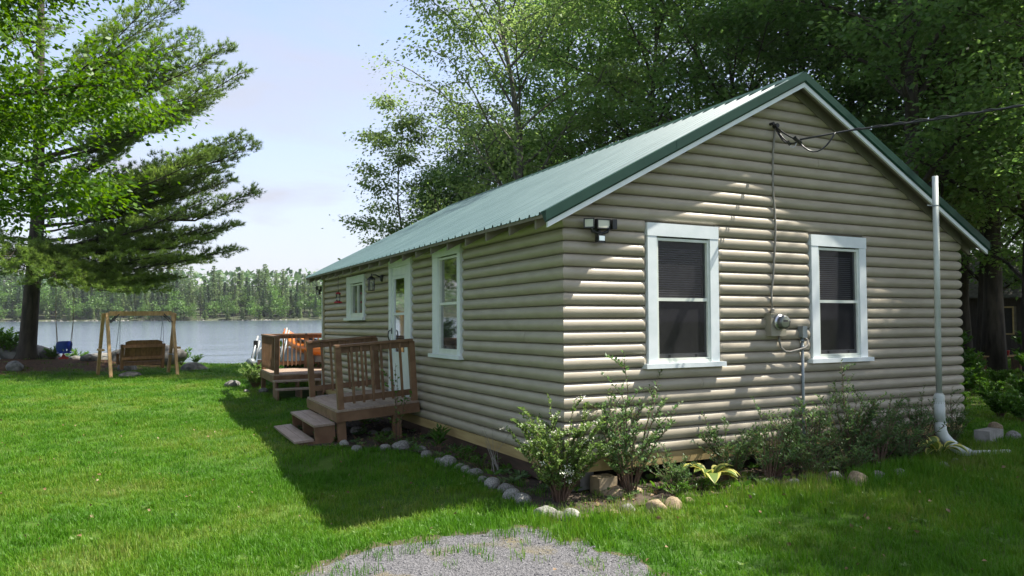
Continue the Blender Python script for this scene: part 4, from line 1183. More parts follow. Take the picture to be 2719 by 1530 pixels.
# shore boulders
for px, py, r_, st_, lab in [(38, 1003, .32, 1.3, 'pale domed boulder at the lawn edge left of the pine'), (75, 985, .75, 1.6, 'broad dark ledge below the pine roots'), (118, 985, .40, 1.3, 'grey ledge end right of the pine trunk'), (175, 985, .14, 1.4, 'small flat rock in the needle litter under the toddler swing'),
    (200, 981, .20, 1.2, 'small dark rock right of the toddler swing'), (240, 985, .30, 1.3, 'dark rock behind the left swing leg'), (272, 972, .55, 1.5, 'dark upturned rock at the water behind the swing frame'), (340, 990, .38, 1.5, 'low pale rock under the bench swing'), (375, 979, .85, 1.7, 'long pale rock behind the bench swing'),
    (515, 985, .34, 1.4, 'grey boulder on the lawn right of the swing frame'), (620, 1026, .24, 1.2, 'mossy rock beside the round bush near the far deck'), (700, 1040, .12, 1.2, 'small stone under the round bush near the far deck'), (655, 1040, .10, 1.2, 'pebble at the foot of the round bush'), (345, 1004, .22, 1.6, 'flat stone in the grass under the bench swing')]:
    p = at_ground(px, py)
    stone(px, py, r_, lab, 'boulders along the near shore', STS, stretch=st_, name='shore_boulder', sink=0.15)

# ------------------------------------------------------------------ foliage generators
def leaf_quads(P, N, size, r_, aspect=0.55, fold=0.25):
    """diamond shaped folded leaves at points P with axis directions N"""
    n = len(P)
    D = N / (np.linalg.norm(N, axis=1, keepdims=True) + 1e-9)
    rnd = r_.normal(size=(n, 3))
    Sd = np.cross(D, rnd); Sd /= (np.linalg.norm(Sd, axis=1, keepdims=True) + 1e-9)
    # keep the blade mostly facing up
    upb = np.array([0, 0, 1.0])
    Sflat = np.cross(D, np.broadcast_to(upb, D.shape)); ln = np.linalg.norm(Sflat, axis=1, keepdims=True)
    Sflat = np.where(ln > 0.1, Sflat / (ln + 1e-9), Sd)
    mixw = r_.uniform(0.25, 1.0, (n, 1))
    Sd = Sflat * mixw + Sd * (1 - mixw); Sd /= (np.linalg.norm(Sd, axis=1, keepdims=True) + 1e-9)
    Up = np.cross(Sd, D)
    s = (size * r_.uniform(0.65, 1.25, n))[:, None]
    a = P; c = P + D * s
    mid = P + D * s * 0.45
    w = s * aspect * 0.5
    b = mid + Sd * w + Up * w * fold
    d = mid - Sd * w + Up * w * fold
    V = np.stack([a, b, c, d], 1).reshape(-1, 3)
    i = np.arange(n)[:, None] * 4
    F = np.concatenate([np.hstack([i, i + 1, i + 2]), np.hstack([i, i + 2, i + 3])], 0)
    return V, F

def poly(p0, p1, n, bend, r_):
    p0, p1 = np.array(p0, float), np.array(p1, float)
    t = np.linspace(0, 1, n)[:, None]
    ln = np.linalg.norm(p1 - p0)
    b = np.array(bend) * ln
    return p0 + (p1 - p0) * t + b * (4 * t * (1 - t)) + r_.normal(size=(n, 3)) * 0.012 * ln * (t * (1 - t) * 4)

def broadleaf(seed, h, crown_r, base, nlimb=16, nsub=6, nclump=4, nleaf=42, leaf=0.10, clump_r=0.36, trunk_r=0.16, lean=(0, 0), droop=-0.25, upward=0.55, top_shape=1.0, leaf_mat_='leaf_forest', bark='bark', aspect=0.6):
    r_ = np.random.default_rng(seed)
    tb = MB()
    n = 9
    tpts = np.array([(lean[0] * (k / (n - 1)) ** 1.3 * h + 0.10 * math.sin(k * 1.3 + seed), lean[1] * (k / (n - 1)) ** 1.3 * h + 0.10 * math.cos(k * 1.7 + seed), h * 0.96 * k / (n - 1) - (0.15 if k == 0 else 0)) for k in range(n)])
    tpts[0, :2] = tpts[1, :2] * 0.3
    rad = [trunk_r * (1.35 if k == 0 else (1 - 0.88 * k / (n - 1))) for k in range(n)]
    tb.tube(tpts, rad, 9)
    LP, LN = [], []
    for i in range(nlimb):
        f = (i + r_.uniform(0, 1)) / nlimb
        z = base + (h * 0.95 - base) * f
        kk = z / (h * 0.96) * (n - 1); k0 = int(min(kk, n - 2)); q = tpts[k0] + (tpts[k0 + 1] - tpts[k0]) * (kk - k0)
        ang = i * 2.4 + r_.uniform(-.4, .4)
        prof_r = crown_r * (math.sin(math.pi * min(1, (0.16 + 0.84 * f) ** 0.8 * 0.93)) ** 0.7 * (1 - 0.25 * f * top_shape) + 0.08)
        ln = prof_r * r_.uniform(0.72, 1.15)
        rise = ln * (upward + 0.5 * f) * r_.uniform(0.5, 1.2)
        e = q + np.array([math.cos(ang) * ln, math.sin(ang) * ln, rise])
        lp = poly(q, e, 6, (0, 0, 0.08), r_)
        lr = trunk_r * 0.42 * (1 - 0.6 * f)
        tb.tube(lp, [lr, lr * .8, lr * .62, lr * .45, lr * .3, lr * .12], 5, cap=False)
        for j in range(nsub):
            g = 0.32 + 0.68 * (j + r_.uniform(0, 1)) / nsub
            ki = min(int(g * 5), 4); s0 = lp[ki] + (lp[ki + 1] - lp[ki]) * (g * 5 - ki)
            a2 = ang + (1 if j % 2 else -1) * r_.uniform(0.4, 1.3)
            l2 = ln * r_.uniform(0.28, 0.52) * (1.15 - 0.5 * g) + 0.25
            e2 = s0 + np.array([math.cos(a2) * l2, math.sin(a2) * l2, l2 * r_.uniform(-0.15, 0.55)])
            tp_ = poly(s0, e2, 4, (0, 0, 0.06), r_)
            tb.tube(tp_, [lr * .3 + .004, lr * .22 + .003, lr * .14 + .002, .002], 4, cap=False)
            for c_ in range(nclump):
                w = 0.25 + 0.75 * (c_ + r_.uniform(0, 1)) / nclump
                cc = s0 + (e2 - s0) * w
                m_ = int(nleaf * r_.uniform(0.6, 1.3))
                off = r_.normal(size=(m_, 3)) * np.array([clump_r, clump_r, clump_r * 0.42]) * r_.uniform(0.7, 1.2)
                LP.append(cc + off)
                dd = off * np.array([1, 1, 0.3]) / clump_r + r_.normal(size=(m_, 3)) * 0.6 + np.array([0, 0, droop])
                LN.append(dd)
    P = np.concatenate(LP); N = np.concatenate(LN)
    ok = P[:, 2] > base * 0.45
    Vv, Ff = leaf_quads(P[ok], N[ok], leaf, r_, aspect)
    return (mesh_from('trunk', tb.v, tb.f, M[bark], True), mesh_np('crown', Vv, Ff, M[leaf_mat_]))

def plant_tree(name, meshes, label, cat, loc, rz=0, scale=1.0, group=None):
    t = thing(name, label, cat, loc, rz, group)
    t.scale = (scale,) * 3 if not hasattr(scale, '__len__') else scale
    link('trunk', meshes[0], t); link('crown', meshes[1], t)
    return t

# ------------------------------------------------------------------ trees behind and beside the cabin
TA = broadleaf(11, 17.0, 4.1, 2.6, nlimb=28, nsub=8, nclump=3, nleaf=46, leaf=0.16, clump_r=0.41, trunk_r=0.19)
TB = broadleaf(12, 14.5, 3.9, 1.8, nlimb=28, nsub=8, nclump=3, nleaf=45, leaf=0.155, clump_r=0.40, trunk_r=0.16)
TC = broadleaf(13, 19.0, 4.4, 4.2, nlimb=28, nsub=8, nclump=3, nleaf=48, leaf=0.165, clump_r=0.43, trunk_r=0.27)
TD = broadleaf(14, 9.0, 2.8, 0.8, nlimb=22, nsub=7, nclump=4, nleaf=56, leaf=0.13, clump_r=0.42, trunk_r=0.07)
TY = broadleaf(17, 10.5, 2.2, 2.6, nlimb=18, nsub=6, nclump=3, nleaf=34, leaf=0.13, clump_r=0.36, trunk_r=0.06, droop=-0.6, leaf_mat_='leaf_poplar')  # added tree; sunlit brightness is put in by its pale leaf colour
TP = broadleaf(15, 16.0, 3.9, 1.6, nlimb=30, nsub=8, nclump=4, nleaf=40, leaf=0.135, clump_r=0.42, trunk_r=0.17, lean=(-0.09, 0.04), droop=-0.7, upward=0.95, leaf_mat_='leaf_poplar', bark='bark_pale')
TQ = broadleaf(16, 10.6, 1.55, 2.6, nlimb=20, nsub=7, nclump=3, nleaf=24, leaf=0.15, clump_r=0.30, trunk_r=0.08, droop=-0.7, upward=0.40, leaf_mat_='leaf_poplar', bark='bark_pale')

def gpos(px, dep):
    p = at(px, 830, dep); return (p.x, p.y, float(ground_z(p.x, p.y)) if dep < 60 else 0)
FG = 'leafy trees behind and beside the cabin'
plant_tree('poplar_tree', TP, 'tall pale leaning poplar whose crown edges the sky behind the roof', 'tree', gpos(1415, 27), 0.5, 1.08)
plant_tree('poplar_tree', TQ, 'small loose poplar standing alone against the sky left of the tall trees', 'tree', gpos(1062, 33), 1.1, 1.08)
trees = [
    (1190, 33, TD, 0.86, 'low dense tree behind the far end of the roof between the two poplars'), (1285, 35, TD, 1.1, 'bushy dark tree above the far half of the roof line'), (1400, 38, TD, 1.2, 'leafy tree behind the leaning poplar'),
    (1515, 34, TB, 1.22, 'slender dark-trunked tree rising behind the middle of the roof'), (1600, 33, TA, 1.05, 'multi-branched tree with a forked trunk above the middle of the roof ridge'),
    (1745, 26, TA, 0.90, 'full dark green tree above the right half of the roof'), (1860, 32, TC, 0.95, 'tall tree behind the full dark one left of the gable peak'),
    (1955, 25, TB, 1.05, 'dark leafy tree left of the gable peak'), (2060, 33, TA, 1.05, 'tree half hidden behind the gable peak'), (2130, 26, TC, 0.85, 'tree right behind the gable peak'),
    (2276, 26, TA, 0.95, 'tree with a dark trunk just right of the gable peak'), (2366, 28, TB, 1.15, 'second dark trunk right of the gable peak'),
    (2427, 20, TC, 0.98, 'thickest trunk rising behind the right rake'), (2560, 28, TA, 1.15, 'tree above the lower end of the right rake'), (2631, 24, TC, 1.1, 'tall tree by the right edge above the neighbouring hut'),
    (2510, 22.5, TY, 1.15, 'added young tree right of the thick trunk above the right rake, leaf colour lightened as if sunlit'), (2640, 39, TA, 1.0, 'tree far back in the wood behind the dark hut'), (2770, 42, TB, 1.2, 'tree far back in the wood at the right frame edge'),
    (2605, 25.5, TB, 1.1, 'tree with rough bark in front of the dark hut'), (2740, 21, TA, 1.0, 'tree at the right frame edge in front of the hut'), (2900, 25, TC, 1.0, 'tree off the right frame edge beside the hut')]
for k, (px, dep, tm, s, lab) in enumerate(trees):
    plant_tree('deciduous_tree', tm, lab or 'deciduous tree deep in the shaded wood behind the cabin', 'tree', gpos(px, dep), k * 1.37, s, FG)
# trees out of frame to the right whose shade falls over the gable and lawn
for k, (x, y, tm, s) in enumerate([(12.4, -3.9, TB, 0.80), (12.8, -7.0, TC, 0.92), (15.2, 1.6, TB, 0.98), (17.5, -4.5, TC, 0.95), (31.5, 7.5, TB, 1.1), (35, 11, TA, 1.0)]):
    plant_tree('deciduous_tree', tm, 'deciduous tree standing off to the right, shading the lawn and the hut', 'tree', (x, y, 0), k * 2.1 + 0.4, s, FG)

# maple leaning into the frame at the left
TM = broadleaf(31, 12.0, 4.4, 2.5, nlimb=40, nsub=10, nclump=5, nleaf=120, leaf=0.100, clump_r=0.42, trunk_r=0.17, droop=-0.55, upward=0.35, leaf_mat_='leaf_maple')
plant_tree('maple_tree', TM, 'bright green sunlit maple filling the upper left corner', 'tree', (-8.9, 6.9, 0), 0.3, 1.0)
plant_tree('maple_tree', TM, 'second green maple just behind the sunlit one at the left frame edge', 'tree', (-10.6, 10.2, 0), 2.4, 0.95)

# ------------------------------------------------------------------ white pine
def pine():
    r_ = np.random.default_rng(5)
    base = at(72, 955, 25.0); bz = float(ground_z(base.x, base.y))
    root = np.array([base.x, base.y, bz])
    t = thing('pine_tree', 'large white pine with long level branches at the water edge on the left', 'tree', tuple(root))
    tb = MB()
    H = 17.0
    n = 12
    tp_ = []
    for k in range(n):
        z = H * k / (n - 1)
        px = 72 + (96 - 72) * min(1, z / 4.5)
        q = at(px, 830, 25.0)
        tp_.append(np.array([q.x, q.y, bz + z - (0.15 if k == 0 else 0)]))
    tr = [0.42] + [0.27 * (1 - 0.85 * k / (n - 1)) for k in range(1, n)]
    extra = tp_[0] + (tp_[1] - tp_[0]) * 0.35
    tb.tube([tp_[0] - root, tp_[0] + (tp_[1] - tp_[0]) * 0.18 - root, extra - root] + [p - root for p in tp_[1:]], [0.46, 0.31, 0.27] + tr[1:], 12)
    def trunk_at(z):
        k = min(max((z - bz) / H * (n - 1), 0), n - 1.001); i = int(k); return tp_[i] + (tp_[i + 1] - tp_[i]) * (k - i)
    TPs, TDs, TS = [], [], []
    def twig(p, d, ln, rad):
        m_ = max(3, int(ln / 0.045))
        e = p + d * ln
        pl = poly(p, e, 4, (0, 0, -0.03), r_)
        tb.tube([q - root for q in pl], [rad, rad * .7, rad * .45, .003], 4, cap=False)
        for k in range(m_):
            f = 0.15 + 0.85 * (k + 1) / m_
            q = p + (e - p) * f + r_.normal(size=3) * 0.025
            TPs.append(q); TDs.append(d * 0.75 + r_.normal(size=3) * 0.38 + np.array([0, 0, 0.28])); TS.append(1.0)
    def branch(p, e, rad, fan=1.0, bend=0.05, dens=1.0):
        ln = np.linalg.norm(e - p)
        pl = poly(p, e, 9, (0, 0, -bend), r_)
        tb.tube([q - root for q in pl], [rad * (1 - 0.9 * k / 8) + 0.004 for k in range(9)], 6, cap=False)
        d0 = (e - p) / ln
        side = np.cross(d0, [0, 0, 1.0]); side /= np.linalg.norm(side)
        m_ = int(ln / 0.115 * dens)
        for k in range(m_):
            f = 0.22 + 0.78 * (k + r_.uniform(0, 1)) / m_
            i = min(int(f * 8), 7); q = pl[i] + (pl[i + 1] - pl[i]) * (f * 8 - i)
            sg = 1 if k % 2 else -1
            l2 = (0.30 + 1.15 * (1 - f) ** 0.8) * fan * r_.uniform(0.6, 1.15)
            if f < 0.42: l2 *= 0.75
            d = d0 * r_.uniform(0.55, 0.95) + side * sg * r_.uniform(0.5, 1.0) + np.array([0, 0, r_.uniform(-0.02, 0.30)])
            d /= np.linalg.norm(d)
            # sub branch with its own twigs
            n3 = max(1, int(l2 / 0.24))
            e2 = q + d * l2
            tb.tube([q - root, (q + e2) / 2 - root, e2 - root], [rad * .22 + .004, .007, .003], 4, cap=False)
            for w in range(n3):
                g = (w + 0.6) / n3
                d3 = d * 0.8 + np.cross(d, [0, 0, 1.0]) * (1 if w % 2 else -1) * 0.55 + np.array([0, 0, 0.20]) + r_.normal(size=3) * 0.12
                d3 /= np.linalg.norm(d3)
                twig(q + (e2 - q) * g, d3, r_.uniform(0.22, 0.42), 0.006)
            twig(e2, d, 0.28, 0.006)
        twig(e, d0, 0.35, 0.006)
    # branches whose tips the photograph shows against the sky: (tip px, root height px, depth of the tip)
    for (tx, ty, ry, dep, rad) in [(461, 0, 250, 24.6, .05), (505, 97, 300, 24.2, .055), (594, 128, 340, 25.0, .055), (640, 193, 420, 24.4, .07), (560, 260, 430, 25.6, .045), (628, 367, 520, 25.0, .06), (657, 386, 560, 24.2, .065), (587, 449, 570, 25.8, .05), (664, 512, 660, 24.4, .085), (600, 480, 600, 25.5, .05), (613, 599, 668, 24.8, .055), (608, 666, 690, 25.2, .045), (520, 640, 660, 23.6, .05), (440, 740, 690, 24.0, .045), (380, 735, 700, 23.4, .04), (430, 560, 640, 26.5, .05), (400, 330, 520, 26.6, .05), (390, 150, 380, 26.4, .05)]:
        e = np.array(at(tx, ty, dep)); zr = float(at(95, ry, 25.0).z)
        branch(trunk_at(zr), e, rad, 1.1)
        for sb in (-1, 1):
            e2 = np.array(at(95 + (tx - 95) * r_.uniform(0.72, 0.93), ty + r_.uniform(5, 40), dep + sb * r_.uniform(0.7, 1.8)))
            branch(trunk_at(zr + r_.uniform(-0.25, 0.15)), e2, rad * 0.7, 0.9, dens=0.62)
    # drooping sunlit branch that hides the upper trunk, and the others around the tree
    for (tx, ty, ry, dep, rad) in [(60, 720, 660, 22.2, .05), (150, 740, 660, 22.0, .05), (-40, 735, 660, 22.6, .05), (200, 735, 670, 22.6, .045), (105, 755, 690, 22.4, .04), (20, 690, 640, 22.0, .04), (-120, 640, 640, 23.5, .05)]:
        e = np.array(at(tx, ty, dep)); zr = float(at(95, ry, 25.0).z)
        branch(trunk_at(zr), e, rad, 0.9, bend=-0.05)
    for k in range(34):
        z = bz + 4.2 + (H - 4.6) * (k + 0.5) / 34
        c = trunk_at(z)
        a = k * 2.39996
        dv = np.array([math.cos(a), math.sin(a)])
        if dv @ np.array([0.89, -0.45]) > 0.35: continue
        ln = max(0.7, 5.2 * (1 - ((z - bz) / H) ** 1.6)) * r_.uniform(0.75, 1.05)
        branch(c, c + np.array([dv[0] * ln, dv[1] * ln, ln * 0.22]), 0.05, 0.9, dens=0.7)
    P = np.array(TPs); Dv = np.array(TDs); Dv /= np.linalg.norm(Dv, axis=1, keepdims=True)
    m_ = 11
    P9 = np.repeat(P, m_, 0); D9 = np.repeat(Dv, m_, 0) + r_.normal(size=(len(P) * m_, 3)) * 0.42
    D9 /= np.linalg.norm(D9, axis=1, keepdims=True)
    ln = r_.uniform(0.10, 0.18, (len(P9), 1))
    Sd = np.cross(D9, r_.normal(size=P9.shape)); Sd /= np.linalg.norm(Sd, axis=1, keepdims=True)
    a = P9 - Sd * 0.0075; b = P9 + Sd * 0.0075; c = P9 + D9 * ln
    V = np.stack([a, b, c], 1).reshape(-1, 3) - root
    F = np.arange(len(V)).reshape(-1, 3)
    link('trunk', mesh_from('trunk', tb.v, tb.f, M['bark'], True), t)
    link('crown', mesh_np('crown', V, F, M['needle']), t)
    print('pine needles', len(F))
pine()

# ------------------------------------------------------------------ far shore
SH0, SH1 = Vector((-61.0, 440.0)), Vector((75.0, 362.0))
sdv = (SH1 - SH0).normalized(); snv = Vector((-sdv.y, sdv.x))
if snv.y < 0: snv = -snv
def shore_pt(t, d): return SH0 + sdv * t + snv * d
mb = MB()
prof_s = [(-6, -1.6), (0, -0.95), (4, 0.1), (20, 2.0), (60, 8.0), (160, 22.0), (400, 30.0)]
for i, tt in enumerate(np.arange(-420, 621, 40.0)):
    for d, z in prof_s:
        p = shore_pt(tt, d + 2.0 * math.sin(tt * 0.05)); mb.v.append((p.x, p.y, z))
ncol = len(prof_s)
nrow = len(mb.v) // ncol
mb.f = [(i * ncol + k, (i + 1) * ncol + k, (i + 1) * ncol + k + 1, i * ncol + k + 1) for i in range(nrow - 1) for k in range(ncol - 1)]
tag(link('far_hill', mesh_from('far_hill', mb.v, mb.f, M['farbank'], True)), kind='structure')

def far_conifer(seed, h, rb, nw, nb_, droop, mat_, taper=1.0, low=0.05, irr=0.2, bot=0.0):
    r_ = np.random.default_rng(seed)
    tb = MB().tube([(0, 0, -0.5), (0, 0, h * 0.5), (0, 0, h * 0.98)], [0.02 * h * 0.8, 0.012 * h, 0.02], 5)
    P, N = [], []
    for i in range(nw):
        f = (i + 0.5) / nw
        z = h * (low + (1 - low) * f)
        rad = rb * (1 - f) ** taper * r_.uniform(1 - irr, 1 + irr) + 0.12
        if f < 0.12: rad *= 0.75
        for j in range(nb_):
            a = j * 2 * math.pi / nb_ + i * 1.1 + r_.uniform(-.3, .3)
            rr = rad * r_.uniform(0.65, 1.1)
            m_ = max(3, int(rr / 0.30))
            for k in range(m_):
                g = (k + 0.3) / m_
                p = np.array([math.cos(a) * rr * g, math.sin(a) * rr * g, z - droop * rr * g + r_.normal() * 0.12])
                for q in range(2):
                    P.append(p + r_.normal(size=3) * 0.12); N.append(np.array([math.cos(a), math.sin(a), -droop * 0.5]) + r_.normal(size=3) * 0.55)
    V, F = leaf_quads(np.array(P), np.array(N), 0.75, r_, 0.7)
    return (mesh_from('trunk', tb.v, tb.f, M['bark']), mesh_np('crown', V, F, M[mat_]))
def far_broad(seed, h, r0, mat_, n=650):
    r_ = np.random.default_rng(seed)
    tb = MB().tube([(0, 0, -0.5), (0.1, 0, h * 0.4), (0, 0.1, h * 0.8)], [0.18, 0.12, 0.03], 5)
    lob = r_.normal(size=(13, 3)) * np.array([r0 * 0.5, r0 * 0.5, h * 0.20]) + np.array([0, 0, h * 0.60])
    P = lob[r_.integers(0, 13, n)] + r_.normal(size=(n, 3)) * np.array([r0 * .30, r0 * .30, h * 0.085])
    N = r_.normal(size=(n, 3)) + np.array([0, 0, 0.2])
    V, F = leaf_quads(P, N, 0.75, r_, 0.8)
    return (mesh_from('trunk', tb.v, tb.f, M['bark_pale']), mesh_np('crown', V, F, M[mat_]))
FT = [(far_conifer(401, 16, 2.6, 24, 7, 0.35, 'far_spruce'), 'spruce_tree'), (far_conifer(402, 19, 2.9, 27, 7, 0.30, 'far_spruce', 0.9), 'spruce_tree'), (far_conifer(403, 14, 2.3, 22, 7, 0.4, 'far_spruce', 1.1), 'spruce_tree'),
      (far_conifer(404, 20, 4.2, 15, 6, -0.06, 'far_pine', 0.75, 0.25, 0.42), 'pine_tree'), (far_conifer(405, 23, 4.6, 16, 6, -0.10, 'far_pine', 0.7, 0.3, 0.45), 'pine_tree'), (far_conifer(406, 17, 3.8, 14, 6, -0.05, 'far_pine', 0.8, 0.2, 0.4), 'pine_tree'),
      (far_broad(407, 12, 3.4, 'far_leaf', 800), 'birch_tree'), (far_broad(408, 9, 3.0, 'far_leaf', 650), 'birch_tree'), (far_broad(409, 15, 3.6, 'far_leaf', 900), 'birch_tree'),
      (far_conifer(410, 7, 1.5, 15, 6, 0.25, 'far_pine', 0.8, 0.02), 'cedar_tree')]
FLAB = {'spruce_tree': 'dark spruce in the tree line on the far shore', 'pine_tree': 'tall yellowish pine in the tree line on the far shore', 'birch_tree': 'light green leafy tree in the tree line on the far shore', 'cedar_tree': 'small pointed cedar at the far water edge'}
rr = random.Random(3)
cnt = 0
rows = [(3.0, 4.6, [7, 9, 9, 6, 7, 9], 0.85), (9, 4.4, [0, 2, 6, 8, 5, 2, 7], 0.95), (16, 4.2, [0, 1, 3, 5, 6, 1], 1.0), (26, 4.4, [1, 3, 4, 0, 1, 8], 1.05), (40, 5.2, [1, 4, 3, 1], 1.05)]
for d, step, kinds, s0 in rows:
    tt = -95.0
    while tt < 178:
        k = rr.choice(kinds)
        m_, nm = FT[k]
        p = shore_pt(tt + rr.uniform(-1.5, 1.5), d + rr.uniform(-2, 2) + 2.0 * math.sin(tt * 0.05))
        zz = np.interp(d, [a for a, b in prof_s], [b for a, b in prof_s]) - 0.3
        s = s0 * rr.uniform(0.75, 1.2) * (1.12 - 0.0016 * (tt + 20))
        plant_tree(nm, m_, FLAB[nm], 'tree', (p.x, p.y, zz), rr.uniform(0, 6.28), (s * rr.uniform(.9, 1.15), s * rr.uniform(.9, 1.15), s), 'trees lining the far shore')
        cnt += 1
        tt += step * rr.uniform(0.7, 1.3)
print('far trees', cnt)
# the wood behind them and to both sides that reads as one mass
r_ = np.random.default_rng(77)
n = 9000
tt = r_.uniform(-400, 560, n); dd = r_.uniform(48, 90, n)
side = r_.uniform(0, 1, n) < 0.6
dd = np.where((side) & ((tt < -100) | (tt > 182)), r_.uniform(2, 60, n), dd)
base = np.interp(dd, [a for a, b in prof_s], [b for a, b in prof_s])
hh = r_.uniform(0, 1, n) ** 0.7 * 17
P = np.stack([SH0.x + sdv.x * tt + snv.x * dd, SH0.y + sdv.y * tt + snv.y * dd, base + hh], 1)
Vv, Ff = leaf_quads(P, r_.normal(size=(n, 3)), 3.6, r_, 0.8)
tag(link('far_forest', mesh_np('far_forest', Vv, Ff, M['far_spruce'])), label='dense far wood behind the shoreline trees', kind='stuff')
# pale rocks along the far water line
mb = MB()
for k in range(260):
    p = shore_pt(rr.uniform(-95, 178), rr.uniform(-2.2, 1.2)); s = rr.uniform(0.2, 0.75)
    z = -0.95
    vs = [(p.x + s * math.cos(a) * rr.uniform(.7, 1.2), p.y + s * math.sin(a) * .7, z) for a in (0, 1.26, 2.5, 3.77, 5.0)] + [(p.x, p.y, z + s * rr.uniform(.5, .9))]
    mb.add(vs, [(k_, (k_ + 1) % 5, 5) for k_ in range(5)])
tag(link('shore_rocks', mesh_from('shore_rocks', mb.v, mb.f, M['stone'])), label='pale rocks strewn along the far water line', kind='stuff')

# ------------------------------------------------------------------ shrubs and garden plants
def shrub(seed, h, spread, nstem, leaf, leafm, per=26, branchy=2, lead=0.35, aspect=0.42, flower=0, dense=1.0):
    r_ = np.random.default_rng(seed)
    tb = MB(); P, N, FP_ = [], [], []
    for s in range(nstem):
        a = r_.uniform(0, 6.28); out = spread * r_.uniform(0.2, 1.0) ** 0.8
        hh = h * r_.uniform(0.55, 1.0)
        if r_.uniform() < 0.2: hh *= 1 + lead
        b0 = np.array([math.cos(a), math.sin(a), 0]) * 0.06 * r_.uniform(0, 1)
        e = np.array([math.cos(a) * out, math.sin(a) * out, hh])
        pl = poly(b0, e, 6, (0, 0, 0.10), r_)
        tb.tube(pl, [.007, .006, .005, .004, .003, .0015], 4, cap=False)
        brs = [(pl, 0.25)]
        for j in range(branchy):
            i = int(r_.integers(1, 5)); q = pl[i]
            a2 = a + r_.uniform(-1.4, 1.4); l2 = h * r_.uniform(0.15, 0.36)
            e2 = q + np.array([math.cos(a2) * l2 * 0.7, math.sin(a2) * l2 * 0.7, l2 * r_.uniform(0.4, 0.9)])
            p2 = poly(q, e2, 4, (0, 0, 0.08), r_)
            tb.tube(p2, [.004, .003, .002, .001], 3, cap=False)
            brs.append((p2, 0.1))
        for p2, st in brs:
            m_ = int(per * dense * (1 if st > .2 else .7))
            f = st + (1 - st) * np.arange(m_) / m_
            idx = f * (len(p2) - 1); i = np.minimum(idx.astype(int), len(p2) - 2)
            q = p2[i] + (p2[i + 1] - p2[i]) * (idx - i)[:, None]
            dv = p2[-1] - p2[0]; dv = dv / np.linalg.norm(dv)
            az = np.arange(m_) * 2.4 + r_.uniform(0, 6)
            P.append(q); N.append(np.stack([np.cos(az), np.sin(az), np.full(m_, 0.35)], 1) + dv * 0.5 + r_.normal(size=(m_, 3)) * 0.25)
            if flower and r_.uniform() < flower: FP_.append(p2[-1])
    V, F = leaf_quads(np.concatenate(P), np.concatenate(N), leaf, r_, aspect)
    out = [mesh_from('stems', tb.v, tb.f, M['twig']), mesh_np('foliage', V, F, M[leafm])]
    if FP_:
        q = np.repeat(np.array(FP_), 26, 0) + r_.normal(size=(26 * len(FP_), 3)) * np.array([.026, .026, .012])
        V, F = leaf_quads(q, r_.normal(size=q.shape) + np.array([0, 0, .5]), 0.014, r_, 0.9)
        out.append(mesh_np('flowers', V, F, M['flower']))
    return out
def plant(name, ms, label, cat, loc, rz=0, s=1.0, group=None):
    t = thing(name, label, cat, loc, rz, group); t.scale = (s, s, s)
    for nm, me_ in zip(('stems', 'foliage', 'flowers'), ms): link(nm, me_, t)
    return t
spirea = shrub(51, 0.84, 0.50, 44, 0.036, 'leaf_spirea', per=36, branchy=5, aspect=0.62, flower=0.13, dense=1.25)
plant('spirea_shrub', spirea, 'pale green shrub with white flower clusters at the near cabin corner', 'shrub', (-0.20, -0.20, 0))
sA = shrub(52, 1.0, 0.46, 24, 0.050, 'leaf_shrub', per=28, branchy=4)
sB = shrub(53, 0.68, 0.54, 24, 0.050, 'leaf_shrub', per=24, branchy=3, dense=0.85)
sC = shrub(54, 0.56, 0.60, 26, 0.050, 'leaf_shrub', per=24, branchy=3, dense=0.95)
sE = shrub(61, 1.15, 0.36, 11, 0.052, 'leaf_shrub', per=20, branchy=2, lead=0.3)
SG = 'leafy shrubs growing along the gable wall'
for k, (x, y, ms, s, lab) in enumerate([(0.62, -0.26, sA, 1.12, 'tall airy twiggy shrub under the left gable window'), (1.12, -0.34, sC, 0.62, 'low leafy shrub between the airy shrub and the hosta'), (1.95, -0.28, sB, 0.95, 'dark shrub just right of the hosta below the left window'), (2.55, -0.36, sC, 1.05, 'dense dark shrub below the electric meter'),
      (3.15, -0.34, sB, 1.08, 'dark shrub round the foot of the grey conduit'), (3.75, -0.38, sA, 0.95, 'thin shrub with tall shoots below the right window'), (4.30, -0.36, sC, 1.05, 'dense shrub below the right corner of the right window'), (4.95, -0.34, sB, 0.95, 'shrub just left of the white pipe elbow'), (5.95, -0.22, sA, 0.62, 'sparse twiggy shrub at the right cabin corner'),
      (2.28, -0.55, sE, 0.80, 'thin tall shoots in front of the dark shrub right of the hosta'), (2.90, -0.60, sC, 0.62, 'low spreading shrub at the bed edge below the meter'), (3.50, -0.62, sC, 0.66, 'low spreading shrub at the bed edge below the right window'), (4.05, -0.58, sE, 0.90, 'tall thin shoots below the middle of the right window'), (4.62, -0.52, sC, 0.60, 'low shrub at the bed edge right of the right window'), (5.25, -0.30, sE, 0.72, 'thin shoots rising just left of the white pipe')]):
    plant('leafy_shrub', ms, lab, 'shrub', (x, y, 0), k * 1.9, s, SG)
plant('sapling', shrub(55, 1.15, 0.16, 4, 0.06, 'leaf_fern', per=9, branchy=2, lead=0.1, aspect=0.6), 'thin sapling with few leaves in front of the porch rail', 'sapling', (-0.52, 3.95, 0), 0.4)
plant('lily_plant', shrub(56, 0.34, 0.10, 9, 0.13, 'leaf_fern', per=9, branchy=0, lead=0, aspect=0.28), 'bright upright lily plant in the bed beside the skirt plank', 'plant', (-0.26, 2.95, 0), 0)
gc = shrub(57, 0.20, 0.30, 26, 0.038, 'leaf_fern', per=16, branchy=1, lead=0)
